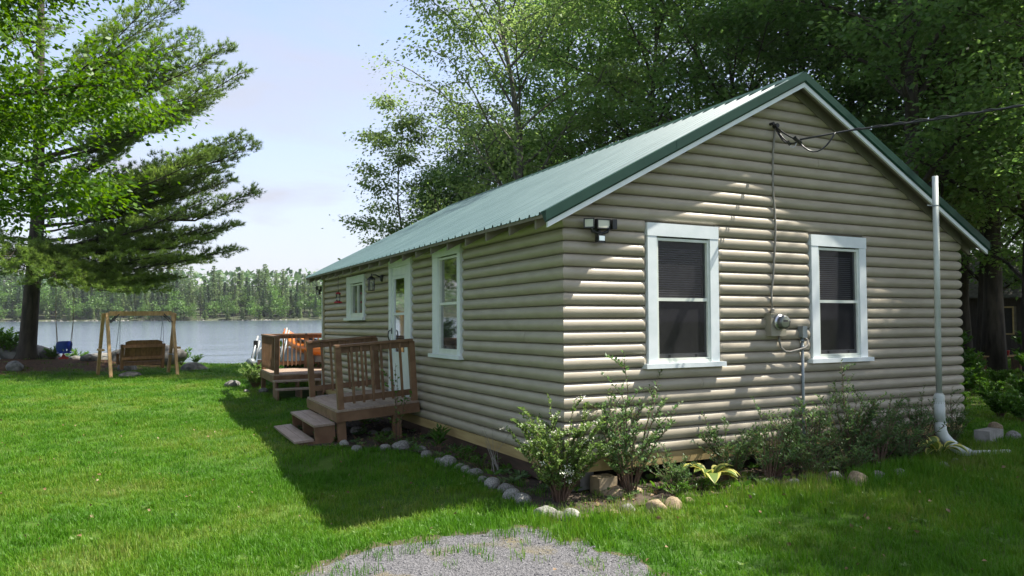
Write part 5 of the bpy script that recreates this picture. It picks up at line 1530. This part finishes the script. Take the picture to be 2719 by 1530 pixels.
for k, (x, y, s, lab) in enumerate([(-0.22, 2.2, 0.95, 'low green clump in the long-wall bed beside the broad rounded stone'), (-0.24, 1.55, 0.9, 'low clump with dry stalks in the long-wall bed'), (-0.75, 3.75, 0.9, 'weedy clump in the bed under the sapling'), (-1.3, 4.4, 0.6, 'weeds by the porch leg'), (0.98, -0.55, 0.8, 'low weeds below the left window beside the tan rocks'), (1.35, -0.52, 0.7, 'small weeds under the hosta')]):
    plant('bed_weeds', gc, lab, 'plant', (x, y, 0), k * 1.3, s, 'low weeds in the cabin beds')
mb = MB()
for k in range(9):
    a = rr.uniform(-0.6, 0.9); ln = rr.uniform(0.3, 0.55)
    mb.tube([(-0.20 + rr.uniform(-.05, .05), 1.25 + rr.uniform(-.1, .1), 0), (-0.20 + 0.3 * math.sin(a) * ln * .4, 1.25 + math.cos(a) * .1, ln * .5), (-0.2 + 0.5 * math.sin(a) * ln, 1.25 + .2 * math.cos(a * 2), ln)], [.004, .003, .0015], 4)
lone('dry_stalks', mb, 'cable', 'bundle of bare dry stalks in the long-wall bed near the corner shrub', 'plant')

def hosta(name, label, loc, s, rz=0):
    t = thing(name, label, 'plant', loc, rz); t.scale = (s, s, s)
    r_ = np.random.default_rng(int(abs(loc[0]) * 100))
    for k in range(11):
        a = r_.uniform(0, 6.28); tilt = r_.uniform(0.12, 0.8); ln = r_.uniform(0.24, 0.34); w = ln * 0.30
        e_, g_ = MB(), MB()
        st = 0.22 * r_.uniform(0.5, 1.0)
        def Q(u, v, lift=0.0):
            ang = tilt + u * 0.9
            rad = 0.03 + st * math.sin(tilt * .6) + ln * u * math.sin(ang); z = st + ln * u * math.cos(ang) - lift
            return (math.cos(a) * rad - math.sin(a) * v, math.sin(a) * rad + math.cos(a) * v, z + abs(v) * 0.35)
        nn = 6
        vs = [[], []]
        for i in range(nn + 1):
            u = i / nn; ww = w * math.sin(math.pi * min(0.98, u * 0.9 + 0.08)) ** 0.8 * (1 if i < nn else 0.02)
            vs[0] += [Q(u, -ww), Q(u, -ww * .62), Q(u, ww * .62), Q(u, ww)]
        e_.add(vs[0], [(4 * i, 4 * i + 1, 4 * i + 5, 4 * i + 4) for i in range(nn)] + [(4 * i + 2, 4 * i + 3, 4 * i + 7, 4 * i + 6) for i in range(nn)])
        g_.add(vs[0], [(4 * i + 1, 4 * i + 2, 4 * i + 6, 4 * i + 5) for i in range(nn)])
        lf = link('leaf', mesh_from('leaf', g_.v, g_.f, M['leaf_hosta'], True), t)
        link('leaf_edge', mesh_from('leaf_edge', e_.v, e_.f, M['leaf_hosta_edge'], True), lf)
    mb = MB()
    for k in range(8):
        a = k * .8; mb.tube([(0, 0, 0), (.03 * math.cos(a), .03 * math.sin(a), .12), (.06 * math.cos(a), .06 * math.sin(a), .22)], .006, 5)
    link('stems', mesh_from('stems', mb.v, mb.f, M['leaf_hosta']), t)
hosta('hosta_plant', 'yellow-edged variegated hosta in sun under the left gable window', (1.52, -0.46, 0), 0.86, 0.7)
hosta('hosta_plant', 'small shaded variegated hosta beside the white pipe elbow', (5.12, -0.62, 0), 0.8, 2.1)

bush = shrub(58, 0.55, 0.52, 60, 0.06, 'leaf_spirea', per=22, branchy=2, lead=0, aspect=0.5)
p = at_ground(678, 1030)
plant('round_bush', bush, 'rounded leafy bush at the left corner of the far deck', 'bush', (p.x, p.y, 0), 0, 1.05)
# shore plants
shp = shrub(59, 0.7, 0.5, 26, 0.09, 'leaf_fern', per=18, branchy=2, lead=.1, aspect=0.5)
for k, (px, py, s, lab) in enumerate([(208, 966, .9, 'small leafy plant at the water edge right of the toddler swing'), (25, 955, 1.5, 'leafy bush at the far left water edge'), (-15, 950, 1.7, 'taller bush at the left frame edge by the water'), (140, 962, .7, 'low plants at the foot of the pine'), (480, 975, .8, 'low bright bush behind the right swing leg'), (455, 972, .7, 'low plant at the water behind the swing'),
      (790, 900, 1.5, 'pale twiggy shrub beyond the far deck'), (830, 925, 1.2, 'shrub beside the kayak behind the far deck'), (725, 985, .6, 'ferny plant behind the far deck'), (520, 968, .5, 'small weeds on the shore right of the swing')]):
    if py > 930:
        p = at_ground(px, py); zz = float(ground_z(p.x, p.y))
        if k in (1, 2, 3): p = at(px, 960, 25.4); zz = float(ground_z(p.x, p.y)) - .05
    else:
        p = at(px, 900, 21.5); zz = float(ground_z(p.x, p.y))
    plant('shore_plant', shp, lab, 'plant', (p.x, p.y, zz), k * 1.1, s, 'leafy plants on the near shore')
und = shrub(60, 0.95, 0.75, 34, 0.12, 'leaf_fern', per=22, branchy=3, lead=.1, aspect=0.62)
k = 0
for px, dep, s in [(2490, 15.5, .8), (2560, 17, .62), (2630, 16, .42), (2725, 15, .6), (2540, 20, .85), (2585, 21, .6), (2650, 19, .42), (2770, 18, 1.1), (2500, 24, 1.2), (2790, 16, 1.0), (2780, 22.5, 1.2), (2520, 13.5, .5), (2650, 13.2, .5), (2715, 12.6, .5)]:
    p = at(px, 900, dep)
    plant('undergrowth_plant', und, 'broad-leaved undergrowth plant in the shade right of the cabin', 'plant', (p.x, p.y, 0), k * 1.7, s, 'undergrowth right of the cabin')
    k += 1

# ------------------------------------------------------------------ things beyond the far deck
t = thing('kayak', 'orange kayak with a dark cockpit behind the far deck', 'kayak', (0, 0, 0))
kb, ke = at(752, 900, 20.5), at(900, 944, 19.0)
ka = (ke - kb); kl = ka.length; ka.normalize()
ks = ka.cross(Vector((0, 0, 1))).normalized(); ku = ks.cross(ka)
t.location = kb.lerp(ke, .5)
rings = []
nst, nr = 15, 14
mbk = MB(); vs = []
for i in range(nst):
    f = i / (nst - 1); w = 0.36 * (math.sin(math.pi * f) ** 0.55) + 0.012; hgt = 0.17 * (0.55 + 0.45 * math.sin(math.pi * f)) + 0.0
    c = kb.lerp(ke, f) + ku * (0.22 * (2 * f - 1) ** 2)
    for j in range(nr):
        a = 2 * math.pi * j / nr
        vs.append(c + ks * w * math.cos(a) + ku * (hgt * math.sin(a) * (1.15 if math.sin(a) < 0 else 0.75)))
fs = [(i * nr + j, i * nr + (j + 1) % nr, (i + 1) * nr + (j + 1) % nr, (i + 1) * nr + j) for i in range(nst - 1) for j in range(nr)]
mbk.add(vs, fs + [tuple(range(nr - 1, -1, -1)), tuple((nst - 1) * nr + j for j in range(nr))])
part('hull', mbk, 'orange', t, smooth=True)
cc = kb.lerp(ke, .45) + ku * 0.135
mb = MB(); vs = []
for rr_, hh_ in ((1.0, 0.0), (1.0, .05), (.86, .06), (.8, .0)):
    for j in range(16):
        a = 2 * math.pi * j / 16; vs.append(cc + ka * (0.42 * rr_ * math.cos(a)) + ks * (0.24 * rr_ * math.sin(a)) + ku * hh_)
mb.add(vs, [(i * 16 + j, i * 16 + (j + 1) % 16, (i + 1) * 16 + (j + 1) % 16, (i + 1) * 16 + j) for i in range(3) for j in range(16)] + [tuple(48 + j for j in range(16))])
part('cockpit', mb, 'black', t)
# grey upturned rowing boat the kayak rests on
t = thing('rowing_boat', 'grey aluminium boat resting behind the far deck below the kayak', 'boat', (0, 0, 0))
b0, b1 = at(700, 918, 21.0), at(905, 930, 19.8)
b0.z = b1.z = 0.66
t.location = (b0.lerp(b1, .5).x, b0.lerp(b1, .5).y, 0.4)
ax = (b1 - b0).normalized(); sx_ = ax.cross(Vector((0, 0, 1)))
vs = []
for i in range(11):
    f = i / 10; w = 0.62 * min(1, (math.sin(math.pi * (0.06 + 0.6 * f)) ** 0.6))
    c = b0.lerp(b1, f)
    for j in range(9):
        a = math.pi * j / 8
        vs.append(c + sx_ * (w * math.cos(a)) + Vector((0, 0, 0.34 * math.sin(a) ** 0.7)))
part('hull', MB().add(vs, [(i * 9 + j, i * 9 + j + 1, (i + 1) * 9 + j + 1, (i + 1) * 9 + j) for i in range(10) for j in range(8)] + [tuple(range(9)), tuple(90 + j for j in range(8, -1, -1))]), 'alu', t, smooth=True)
for f in (.12, .5, .88):
    c = b0.lerp(b1, f)
    part('trestle', MB().beam(c + sx_ * .55 - Vector((0, 0, .68)), c + sx_ * .50, .07, .07).beam(c - sx_ * .55 - Vector((0, 0, .68)), c - sx_ * .50, .07, .07).beam(c + sx_ * .5 - Vector((0, 0, .04)), c - sx_ * .5 - Vector((0, 0, .04)), .07, .07), 'sill_beam', t)
for a, b, lab in ((at(761.5, 871, 19.8), at(741, 958, 19.2), 'left of two grey dock poles leaning behind the far deck rail'), (at(767.5, 877, 20.0), at(749, 958, 19.5), 'right of two grey dock poles leaning behind the far deck rail')):
    lone('dock_pole', MB().tube([a, b - (a - b) * .12], 0.026, 8), 'alu', lab, 'pole', 'dock poles leaning by the far deck', smooth=True, origin=b)
a, b = at(684.5, 893, 20.3), at(666, 962, 19.7)
t = thing('dock_stand', 'slanting metal dock leg with a round wheel left of the far deck', 'dock stand', b)
part('pole', MB().tube([a, b], 0.03, 8), 'alu', t, smooth=True)
part('wheel', MB().tube([b - Vector((0.05, 0.05, 0)), b + Vector((0.05, 0.05, 0))], 0.10, 14), 'grey_metal', t, smooth=True)
part('strut', MB().tube([at(689, 905, 20.3), at(673, 968, 20.1)], 0.035, 8), 'alu', t, smooth=True)
part('bracket', MB().box(-0.05, 0.05, -0.05, 0.05, -0.1, 0.1), 'black', t, world_coords=False).location = a.lerp(b, .32) - b

# ------------------------------------------------------------------ neighbouring hut and bench in the shade at the right
hl = at(2430, 860, 32); hr = at(2830, 860, 30)
hdir = (hr - hl); hdir.z = 0; hw = hdir.length
hut = thing('hut', 'dark board hut with a mossy shingle roof in the trees at the right', 'hut', (hl.x, hl.y, 0), math.atan2(hdir.y, hdir.x))
def p_h(name, mb, material, par=None): return part(name, mb, material, par or hut, world_coords=False)
p_h('wall', MB().box(0, hw, 0.03, 4.5, 0, 2.5), 'sheath')
nbd = int(hw / 0.2)
wx0, wx1 = hw * 0.52, hw * 0.66
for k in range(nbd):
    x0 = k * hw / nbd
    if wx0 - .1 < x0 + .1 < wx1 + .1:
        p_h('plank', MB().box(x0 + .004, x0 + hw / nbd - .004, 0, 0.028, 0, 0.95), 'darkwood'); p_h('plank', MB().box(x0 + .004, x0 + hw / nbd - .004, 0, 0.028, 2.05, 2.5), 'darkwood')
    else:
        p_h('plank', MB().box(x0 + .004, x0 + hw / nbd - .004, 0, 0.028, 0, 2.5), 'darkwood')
wf = p_h('window', MB().box(wx0 - .06, wx0, -.02, .03, .95, 2.05).box(wx1, wx1 + .06, -.02, .03, .95, 2.05).box(wx0, wx1, -.02, .03, 1.99, 2.05).box(wx0 - .06, wx1 + .06, -.05, .03, .9, .949), 'skirt')
p_h('pane', pane(lambda u, d, z: (u, -d, z), wx0, wx1, 0.005, .95, 1.99), 'screen', wf)
for r_i in range(9):
    y0 = -0.35 + r_i * 0.27; z0 = 2.42 + r_i * 0.21
    for k in range(9):
        x0 = -0.4 + k * (hw + .8) / 9
        p_h('shingle', MB().add([(x0, y0, z0), (x0 + (hw + .8) / 9 - .01, y0, z0), (x0 + (hw + .8) / 9 - .01, y0 + .30, z0 + .22), (x0, y0 + .30, z0 + .22), (x0, y0, z0 - .03), (x0 + (hw + .8) / 9 - .01, y0, z0 - .03)], [(0, 1, 2, 3), (0, 4, 5, 1)]), 'shingle')
p_h('roof', MB().add([(-.4, -.34, 2.38), (hw + .4, -.34, 2.38), (hw + .4, 2.2, 4.35), (-.4, 2.2, 4.35), (-.4, 4.8, 2.38), (hw + .4, 4.8, 2.38)], [(0, 1, 2, 3), (3, 2, 5, 4)]), 'shingle')
bp_ = at(2652, 945, 24.0)
t = thing('garden_bench', 'low orange-brown wooden bench in front of the dark hut', 'bench', (bp_.x, bp_.y, 0), -0.4)
for k in range(3): part('plank', MB().box(-0.75, 0.75, -0.22 + k * .15, -0.08 + k * .15, 0.42, 0.46), 'cedar', t, world_coords=False)
for x in (-.6, .6): part('leg', MB().box(x - .04, x + .04, -.2, .2, 0, .419), 'cedar_dark', t, world_coords=False)
for dx_, s, lab in ((-0.12, 1.0, 'red plastic bucket standing on the low bench by the hut'), (0.42, .62, 'small red tub at the right end of the low bench')):
    q = at(2645 + dx_ * 62, 930, 23.9)
    t = thing('red_bucket', lab, 'bucket', (q.x, q.y, 0.461), 0, 'red containers on the low bench'); t.scale = (s, s, s)
    part('body', MB().lathe([(.13, 0), (.17, .25), (.18, .26), (.165, .265), (.12, .03)], (0, 0, 0), 16), 'redplastic', t, smooth=True, world_coords=False)
    part('handle', MB().tube([(-.17, 0, .24), (-.12, 0, .34), (0, 0, .39), (.12, 0, .34), (.17, 0, .24)], .008, 6), 'black', t, world_coords=False)

# ------------------------------------------------------------------ grass and gravel
def tuft_mesh(seed, nbl, rad, h, w, lean_=0.35):
    r_ = np.random.default_rng(seed)
    V, F = [], []
    for k in range(nbl):
        a = r_.uniform(0, 6.28); rr_ = rad * math.sqrt(r_.uniform()); x, y = rr_ * math.cos(a), rr_ * math.sin(a)
        b = r_.uniform(0, 6.28); hh = h * r_.uniform(0.5, 1.15); ln = hh * r_.uniform(0.1, 1.0) * lean_
        cx_, sx2 = math.cos(b), math.sin(b); fx_, fy_ = -sx2, cx_
        tw = r_.uniform(-.6, .6); fx_, fy_ = math.cos(b + 1.57 + tw), math.sin(b + 1.57 + tw)
        ww = w * r_.uniform(0.7, 1.2)
        o = len(V)
        V += [(x - fx_ * ww / 2, y - fy_ * ww / 2, -0.01), (x + fx_ * ww / 2, y + fy_ * ww / 2, -0.01),
              (x + cx_ * ln * .35 + fx_ * ww * .42, y + sx2 * ln * .35 + fy_ * ww * .42, hh * .6), (x + cx_ * ln * .35 - fx_ * ww * .42, y + sx2 * ln * .35 - fy_ * ww * .42, hh * .6),
              (x + cx_ * ln, y + sx2 * ln, hh)]
        F += [(o, o + 1, o + 2, o + 3), (o + 3, o + 2, o + 4)]
    return mesh_from('grass_tuft', V, F, M['grass'])
def inst_group(name, coll):
    ng = bpy.data.node_groups.new(name, 'GeometryNodeTree')
    ng.interface.new_socket('Geometry', in_out='INPUT', socket_type='NodeSocketGeometry')
    ng.interface.new_socket('Geometry', in_out='OUTPUT', socket_type='NodeSocketGeometry')
    n, l = ng.nodes, ng.links
    gi, go = n.new('NodeGroupInput'), n.new('NodeGroupOutput')
    ci = n.new('GeometryNodeCollectionInfo'); ci.inputs['Collection'].default_value = coll
    ci.inputs['Separate Children'].default_value = True; ci.inputs['Reset Children'].default_value = True
    ip = n.new('GeometryNodeInstanceOnPoints'); ip.inputs['Pick Instance'].default_value = True
    ra = n.new('GeometryNodeInputNamedAttribute'); ra.data_type = 'FLOAT_VECTOR'; ra.inputs['Name'].default_value = 'rot'
    sc = n.new('GeometryNodeInputNamedAttribute'); sc.data_type = 'FLOAT_VECTOR'; sc.inputs['Name'].default_value = 'scl'
    l.new(gi.outputs[0], ip.inputs['Points']); l.new(ci.outputs[0], ip.inputs['Instance'])
    l.new(ra.outputs[0], ip.inputs['Rotation']); l.new(sc.outputs[0], ip.inputs['Scale'])
    l.new(ip.outputs[0], go.inputs[0])
    return ng
def scatter(name, P, rot, scl, sources, label):
    coll = bpy.data.collections.new(name + '_sources')
    for me_ in sources:
        coll.objects.link(bpy.data.objects.new(me_.name, me_))
    me_ = bpy.data.meshes.new(name)
    me_.vertices.add(len(P)); me_.vertices.foreach_set('co', P.astype(np.float32).ravel())
    for nm, arr in (('rot', rot), ('scl', scl)):
        a = me_.attributes.new(nm, 'FLOAT_VECTOR', 'POINT'); a.data.foreach_set('vector', arr.astype(np.float32).ravel())
    o = link(name, me_)
    md = o.modifiers.new('scatter', 'NODES'); md.node_group = inst_group(name, coll)
    return tag(o, label=label, kind='stuff')

r_ = np.random.default_rng(21)
fw2 = np.array([fw.x, fw.y]); rt2 = np.array([r2.x, r2.y])
def view_points(n, d0, d1, margin=1.12):
    # uniform over the strip of ground in view between two depths
    d = np.sqrt(r_.uniform(d0 ** 2, d1 ** 2, n)); u = r_.uniform(-0.70 * margin, 0.70 * margin, n)
    x = CAM[0] + fw2[0] * d + rt2[0] * d * u; y = CAM[1] + fw2[1] * d + rt2[1] * d * u
    return x, y, d
def lawn_keep(x, y):
    inside_house = (x > -0.03) & (x < W + 0.05) & (y > -0.0) & (y < L + 0.05)
    porch_ = (x > -1.75) & (x < 0) & (y > 4.15) & (y < 6.3)
    dk = (x > -1.1) & (x < 2) & (y > 10.5) & (y < 13.1)
    water = y > shore_y(x) + 0.55
    bed = in_poly(x, y, BED)
    edge = in_poly(x + 0.10 * soft_noise(x, y, 7.0, 1), y + 0.10 * soft_noise(x, y, 6.0, 5), GRAVEL)
    p = np.ones_like(x)
    p[inside_house | porch_ | dk | water] = 0
    p[bed] = np.minimum(p[bed], 0.16)
    patch = np.clip((soft_noise(x, y, 3.4, 8) - 0.22) * 3, 0, 1)
    near_edge = np.clip((y + 2.0) / 1.2, 0, 1) * np.clip((x + 2.0) / 1.5, 0.1, 1)
    gd = np.full(x.shape, 9.0)
    nearg = (x > -4.5) & (x < 0.5) & (y > -4.5) & (y < 0)
    if nearg.any():
        q = np.stack([x[nearg], y[nearg]], 1)
        gd[nearg] = np.sqrt(((q[:, None, :] - GRAVEL[None, ::2, :]) ** 2).sum(2).min(1))
    creep = np.exp(-(gd / 0.30) ** 2) * np.clip(0.60 + 0.9 * soft_noise(x, y, 5.2, 11), 0, 1)
    p[edge] = np.minimum(p[edge], 0.02 + 0.8 * (patch * near_edge)[edge] + 0.55 * creep[edge])
    p[~edge] *= (1 - 0.65 * np.exp(-(gd / 0.13) ** 2) * (soft_noise(x, y, 6.1, 13) > -0.1))[~edge]
    p *= 1 - 0.93 * bare(x, y)
    p *= np.clip(1.0 + 0.35 * soft_noise(x, y, 2.2, 3), 0.35, 1)
    return p
PX, PZ, SC = [], [], []
for d0, d1, dens, hs, ws in ((2.2, 5.5, 330, 1.0, 1.0), (5.5, 9.5, 210, 1.0, 1.12), (9.5, 15, 105, 0.95, 1.5), (15, 23, 60, 0.9, 2.0), (23, 31, 36, 0.9, 2.6)):
    area = 0.70 * 1.12 * (d1 ** 2 - d0 ** 2)
    n = int(area * dens)
    x, y, d = view_points(n, d0, d1)
    keep = r_.uniform(size=n) < lawn_keep(x, y)
    x, y = x[keep], y[keep]
    PX.append(np.stack([x, y, ground_z(x, y)], 1))
    h_ = hs * r_.uniform(0.7, 1.2, len(x)) * (1 + 0.35 * soft_noise(x, y, 1.3, 6))
    # longer uncut grass along the bed, the gravel edge and the right hand side
    longer = 1 + 0.75 * np.exp(-((y + 0.95) / 0.45) ** 2) * (x > -1.6) * (x < 6) + 0.35 * sstep(1.0, 4.0, x) * (y < 0)
    SC.append(np.stack([np.full(len(x), ws), np.full(len(x), ws), h_ * longer], 1))
P = np.concatenate(PX); SCL = np.concatenate(SC)
rot = np.stack([r_.normal(0, .08, len(P)), r_.normal(0, .08, len(P)), r_.uniform(0, 6.28, len(P))], 1)
tufts = [tuft_mesh(600 + k, 17, 0.065, 0.075, 0.0046, 0.75) for k in range(5)] + [tuft_mesh(610, 15, 0.06, 0.062, 0.006, 1.1)]
scatter('grass', P, rot, SCL, tufts, 'bright green lawn grass round the cabin')
print('grass tufts', len(P))
# small things in the lawn and the beds
def rosette(seed, n_, size, m_):
    r2_ = np.random.default_rng(seed)
    a = np.arange(n_) * 2.4
    P_ = np.stack([np.cos(a) * .01, np.sin(a) * .01, np.full(n_, .02)], 1)
    N_ = np.stack([np.cos(a), np.sin(a), r2_.uniform(.15, .8, n_)], 1)
    V_, F_ = leaf_quads(P_, N_, size, r2_, 0.42)
    return mesh_np('lawn_weed', V_, F_, M[m_])
def dead_leaf(seed):
    r2_ = np.random.default_rng(seed)
    V_, F_ = leaf_quads(np.zeros((1, 3)), np.array([[1.0, 0, .1]]), 0.06, r2_, 0.7, 0.5)
    return mesh_np('dead_leaf', V_, F_, M['litter'])
M['litter'] = leaf_mat('leaf_litter', (0.11, 0.065, 0.030), (0.26, 0.17, 0.09), trans=0.1, pos_scale=5)
x, y, d = view_points(800, 2.2, 8.5)
k = (r_.uniform(size=len(x)) < lawn_keep(x, y)) & (soft_noise(x, y, 1.1, 21) > 0.0) & ~in_poly(x, y, BED)
x, y = x[k], y[k]; s = r_.uniform(.3, .62, len(x))
scatter('lawn_weeds', np.stack([x, y, ground_z(x, y) + .015], 1), np.stack([r_.normal(0, .1, len(x)), r_.normal(0, .1, len(x)), r_.uniform(0, 6.28, len(x))], 1), np.stack([s, s, s], 1),
        [rosette(701, 9, .10, 'leaf_fern'), rosette(702, 7, .075, 'leaf_spirea'), rosette(703, 12, .05, 'leaf_fern')], 'clover and plantain leaves scattered in the lawn')
x, y, d = view_points(420, 2.2, 14)
k = ~in_poly(x, y, BED) & ((x < 0) | (y < -.8)); x, y = x[k], y[k]
xb, yb = r_.uniform(-1.6, 6.2, 5200), r_.uniform(-1.0, 6.4, 5200)
kb_ = in_poly(xb, yb, BED) & ((xb < 0.1) | (yb < 0.1)); xb, yb = xb[kb_], yb[kb_]
x = np.concatenate([x, xb]); y = np.concatenate([y, yb]); zz = np.concatenate([ground_z(x[:k.sum()], y[:k.sum()]) + .055, np.full(len(xb), .022)])
s = r_.uniform(.4, 1.0, len(x))
scatter('leaf_litter', np.stack([x, y, zz], 1), np.stack([r_.normal(0, .5, len(x)), r_.normal(0, .5, len(x)), r_.uniform(0, 6.28, len(x))], 1), np.stack([s, s, s], 1), [dead_leaf(k) for k in range(711, 715)], 'dry fallen leaves on the beds and the lawn')
k = (r_.uniform(size=len(xb)) < 0.22) & (soft_noise(xb, yb, 3.0, 31) > -0.15)
x, y = xb[k], yb[k]; s = r_.uniform(.7, 1.7, len(x))
scatter('bed_seedlings', np.stack([x, y, np.full(len(x), .02)], 1), np.stack([r_.normal(0, .1, len(x)), r_.normal(0, .1, len(x)), r_.uniform(0, 6.28, len(x))], 1), np.stack([s, s, s], 1), [rosette(721, 10, .07, 'leaf_fern'), rosette(722, 14, .05, 'leaf_shrub'), rosette(723, 8, .09, 'leaf_shrub')], 'small weeds and seedlings covering the beds')
# gravel chips
n = 14000
x = r_.uniform(-4.4, -0.3, n); y = r_.uniform(-3.8, -0.5, n)
k = in_poly(x + r_.normal(0, .07, n), y + r_.normal(0, .07, n), GRAVEL)
x, y = x[k], y[k]
def chip(seed):
    q = np.random.default_rng(seed).uniform(.6, 1.2, 6)
    V = [(q[0], 0, 0), (0, q[1], 0), (-q[2], 0, 0), (0, -q[3], 0), (0, 0, q[4] * .7), (0, 0, -.3)]
    return mesh_from('gravel_chip', V, [(0, 1, 4), (1, 2, 4), (2, 3, 4), (3, 0, 4), (1, 0, 5), (2, 1, 5), (3, 2, 5), (0, 3, 5)], M['pebble'])
s = 0.0035 + 0.013 * r_.uniform(0, 1, len(x)) ** 4
scatter('gravel', np.stack([x, y, np.full(len(x), 0.014)], 1), np.stack([r_.uniform(-.4, .4, len(x)), r_.uniform(-.4, .4, len(x)), r_.uniform(0, 6.28, len(x))], 1), np.stack([s, s, s], 1), [chip(k) for k in range(4)], 'loose grey gravel chips on the driveway')

# ------------------------------------------------------------------ air
def haze():
    mm = bpy.data.materials.new('haze'); mm.use_nodes = True
    n, l = mm.node_tree.nodes, mm.node_tree.links
    n.remove(n['Principled BSDF'])
    v = n.new('ShaderNodeVolumePrincipled')
    v.inputs['Color'].default_value = (0.86, 0.90, 1.0, 1); v.inputs['Density'].default_value = HAZE_DENSITY; v.inputs['Anisotropy'].default_value = 0.2
    l.new(v.outputs[0], n['Material Output'].inputs['Volume'])
    mb = MB().box(-760, 760, -120, 800, -3.5, 62)
    o = link('haze', mesh_from('haze', mb.v, mb.f, mm))
    tag(o, label='thin summer haze over the lake', kind='stuff')
HAZE_DENSITY = 0.00010
haze()
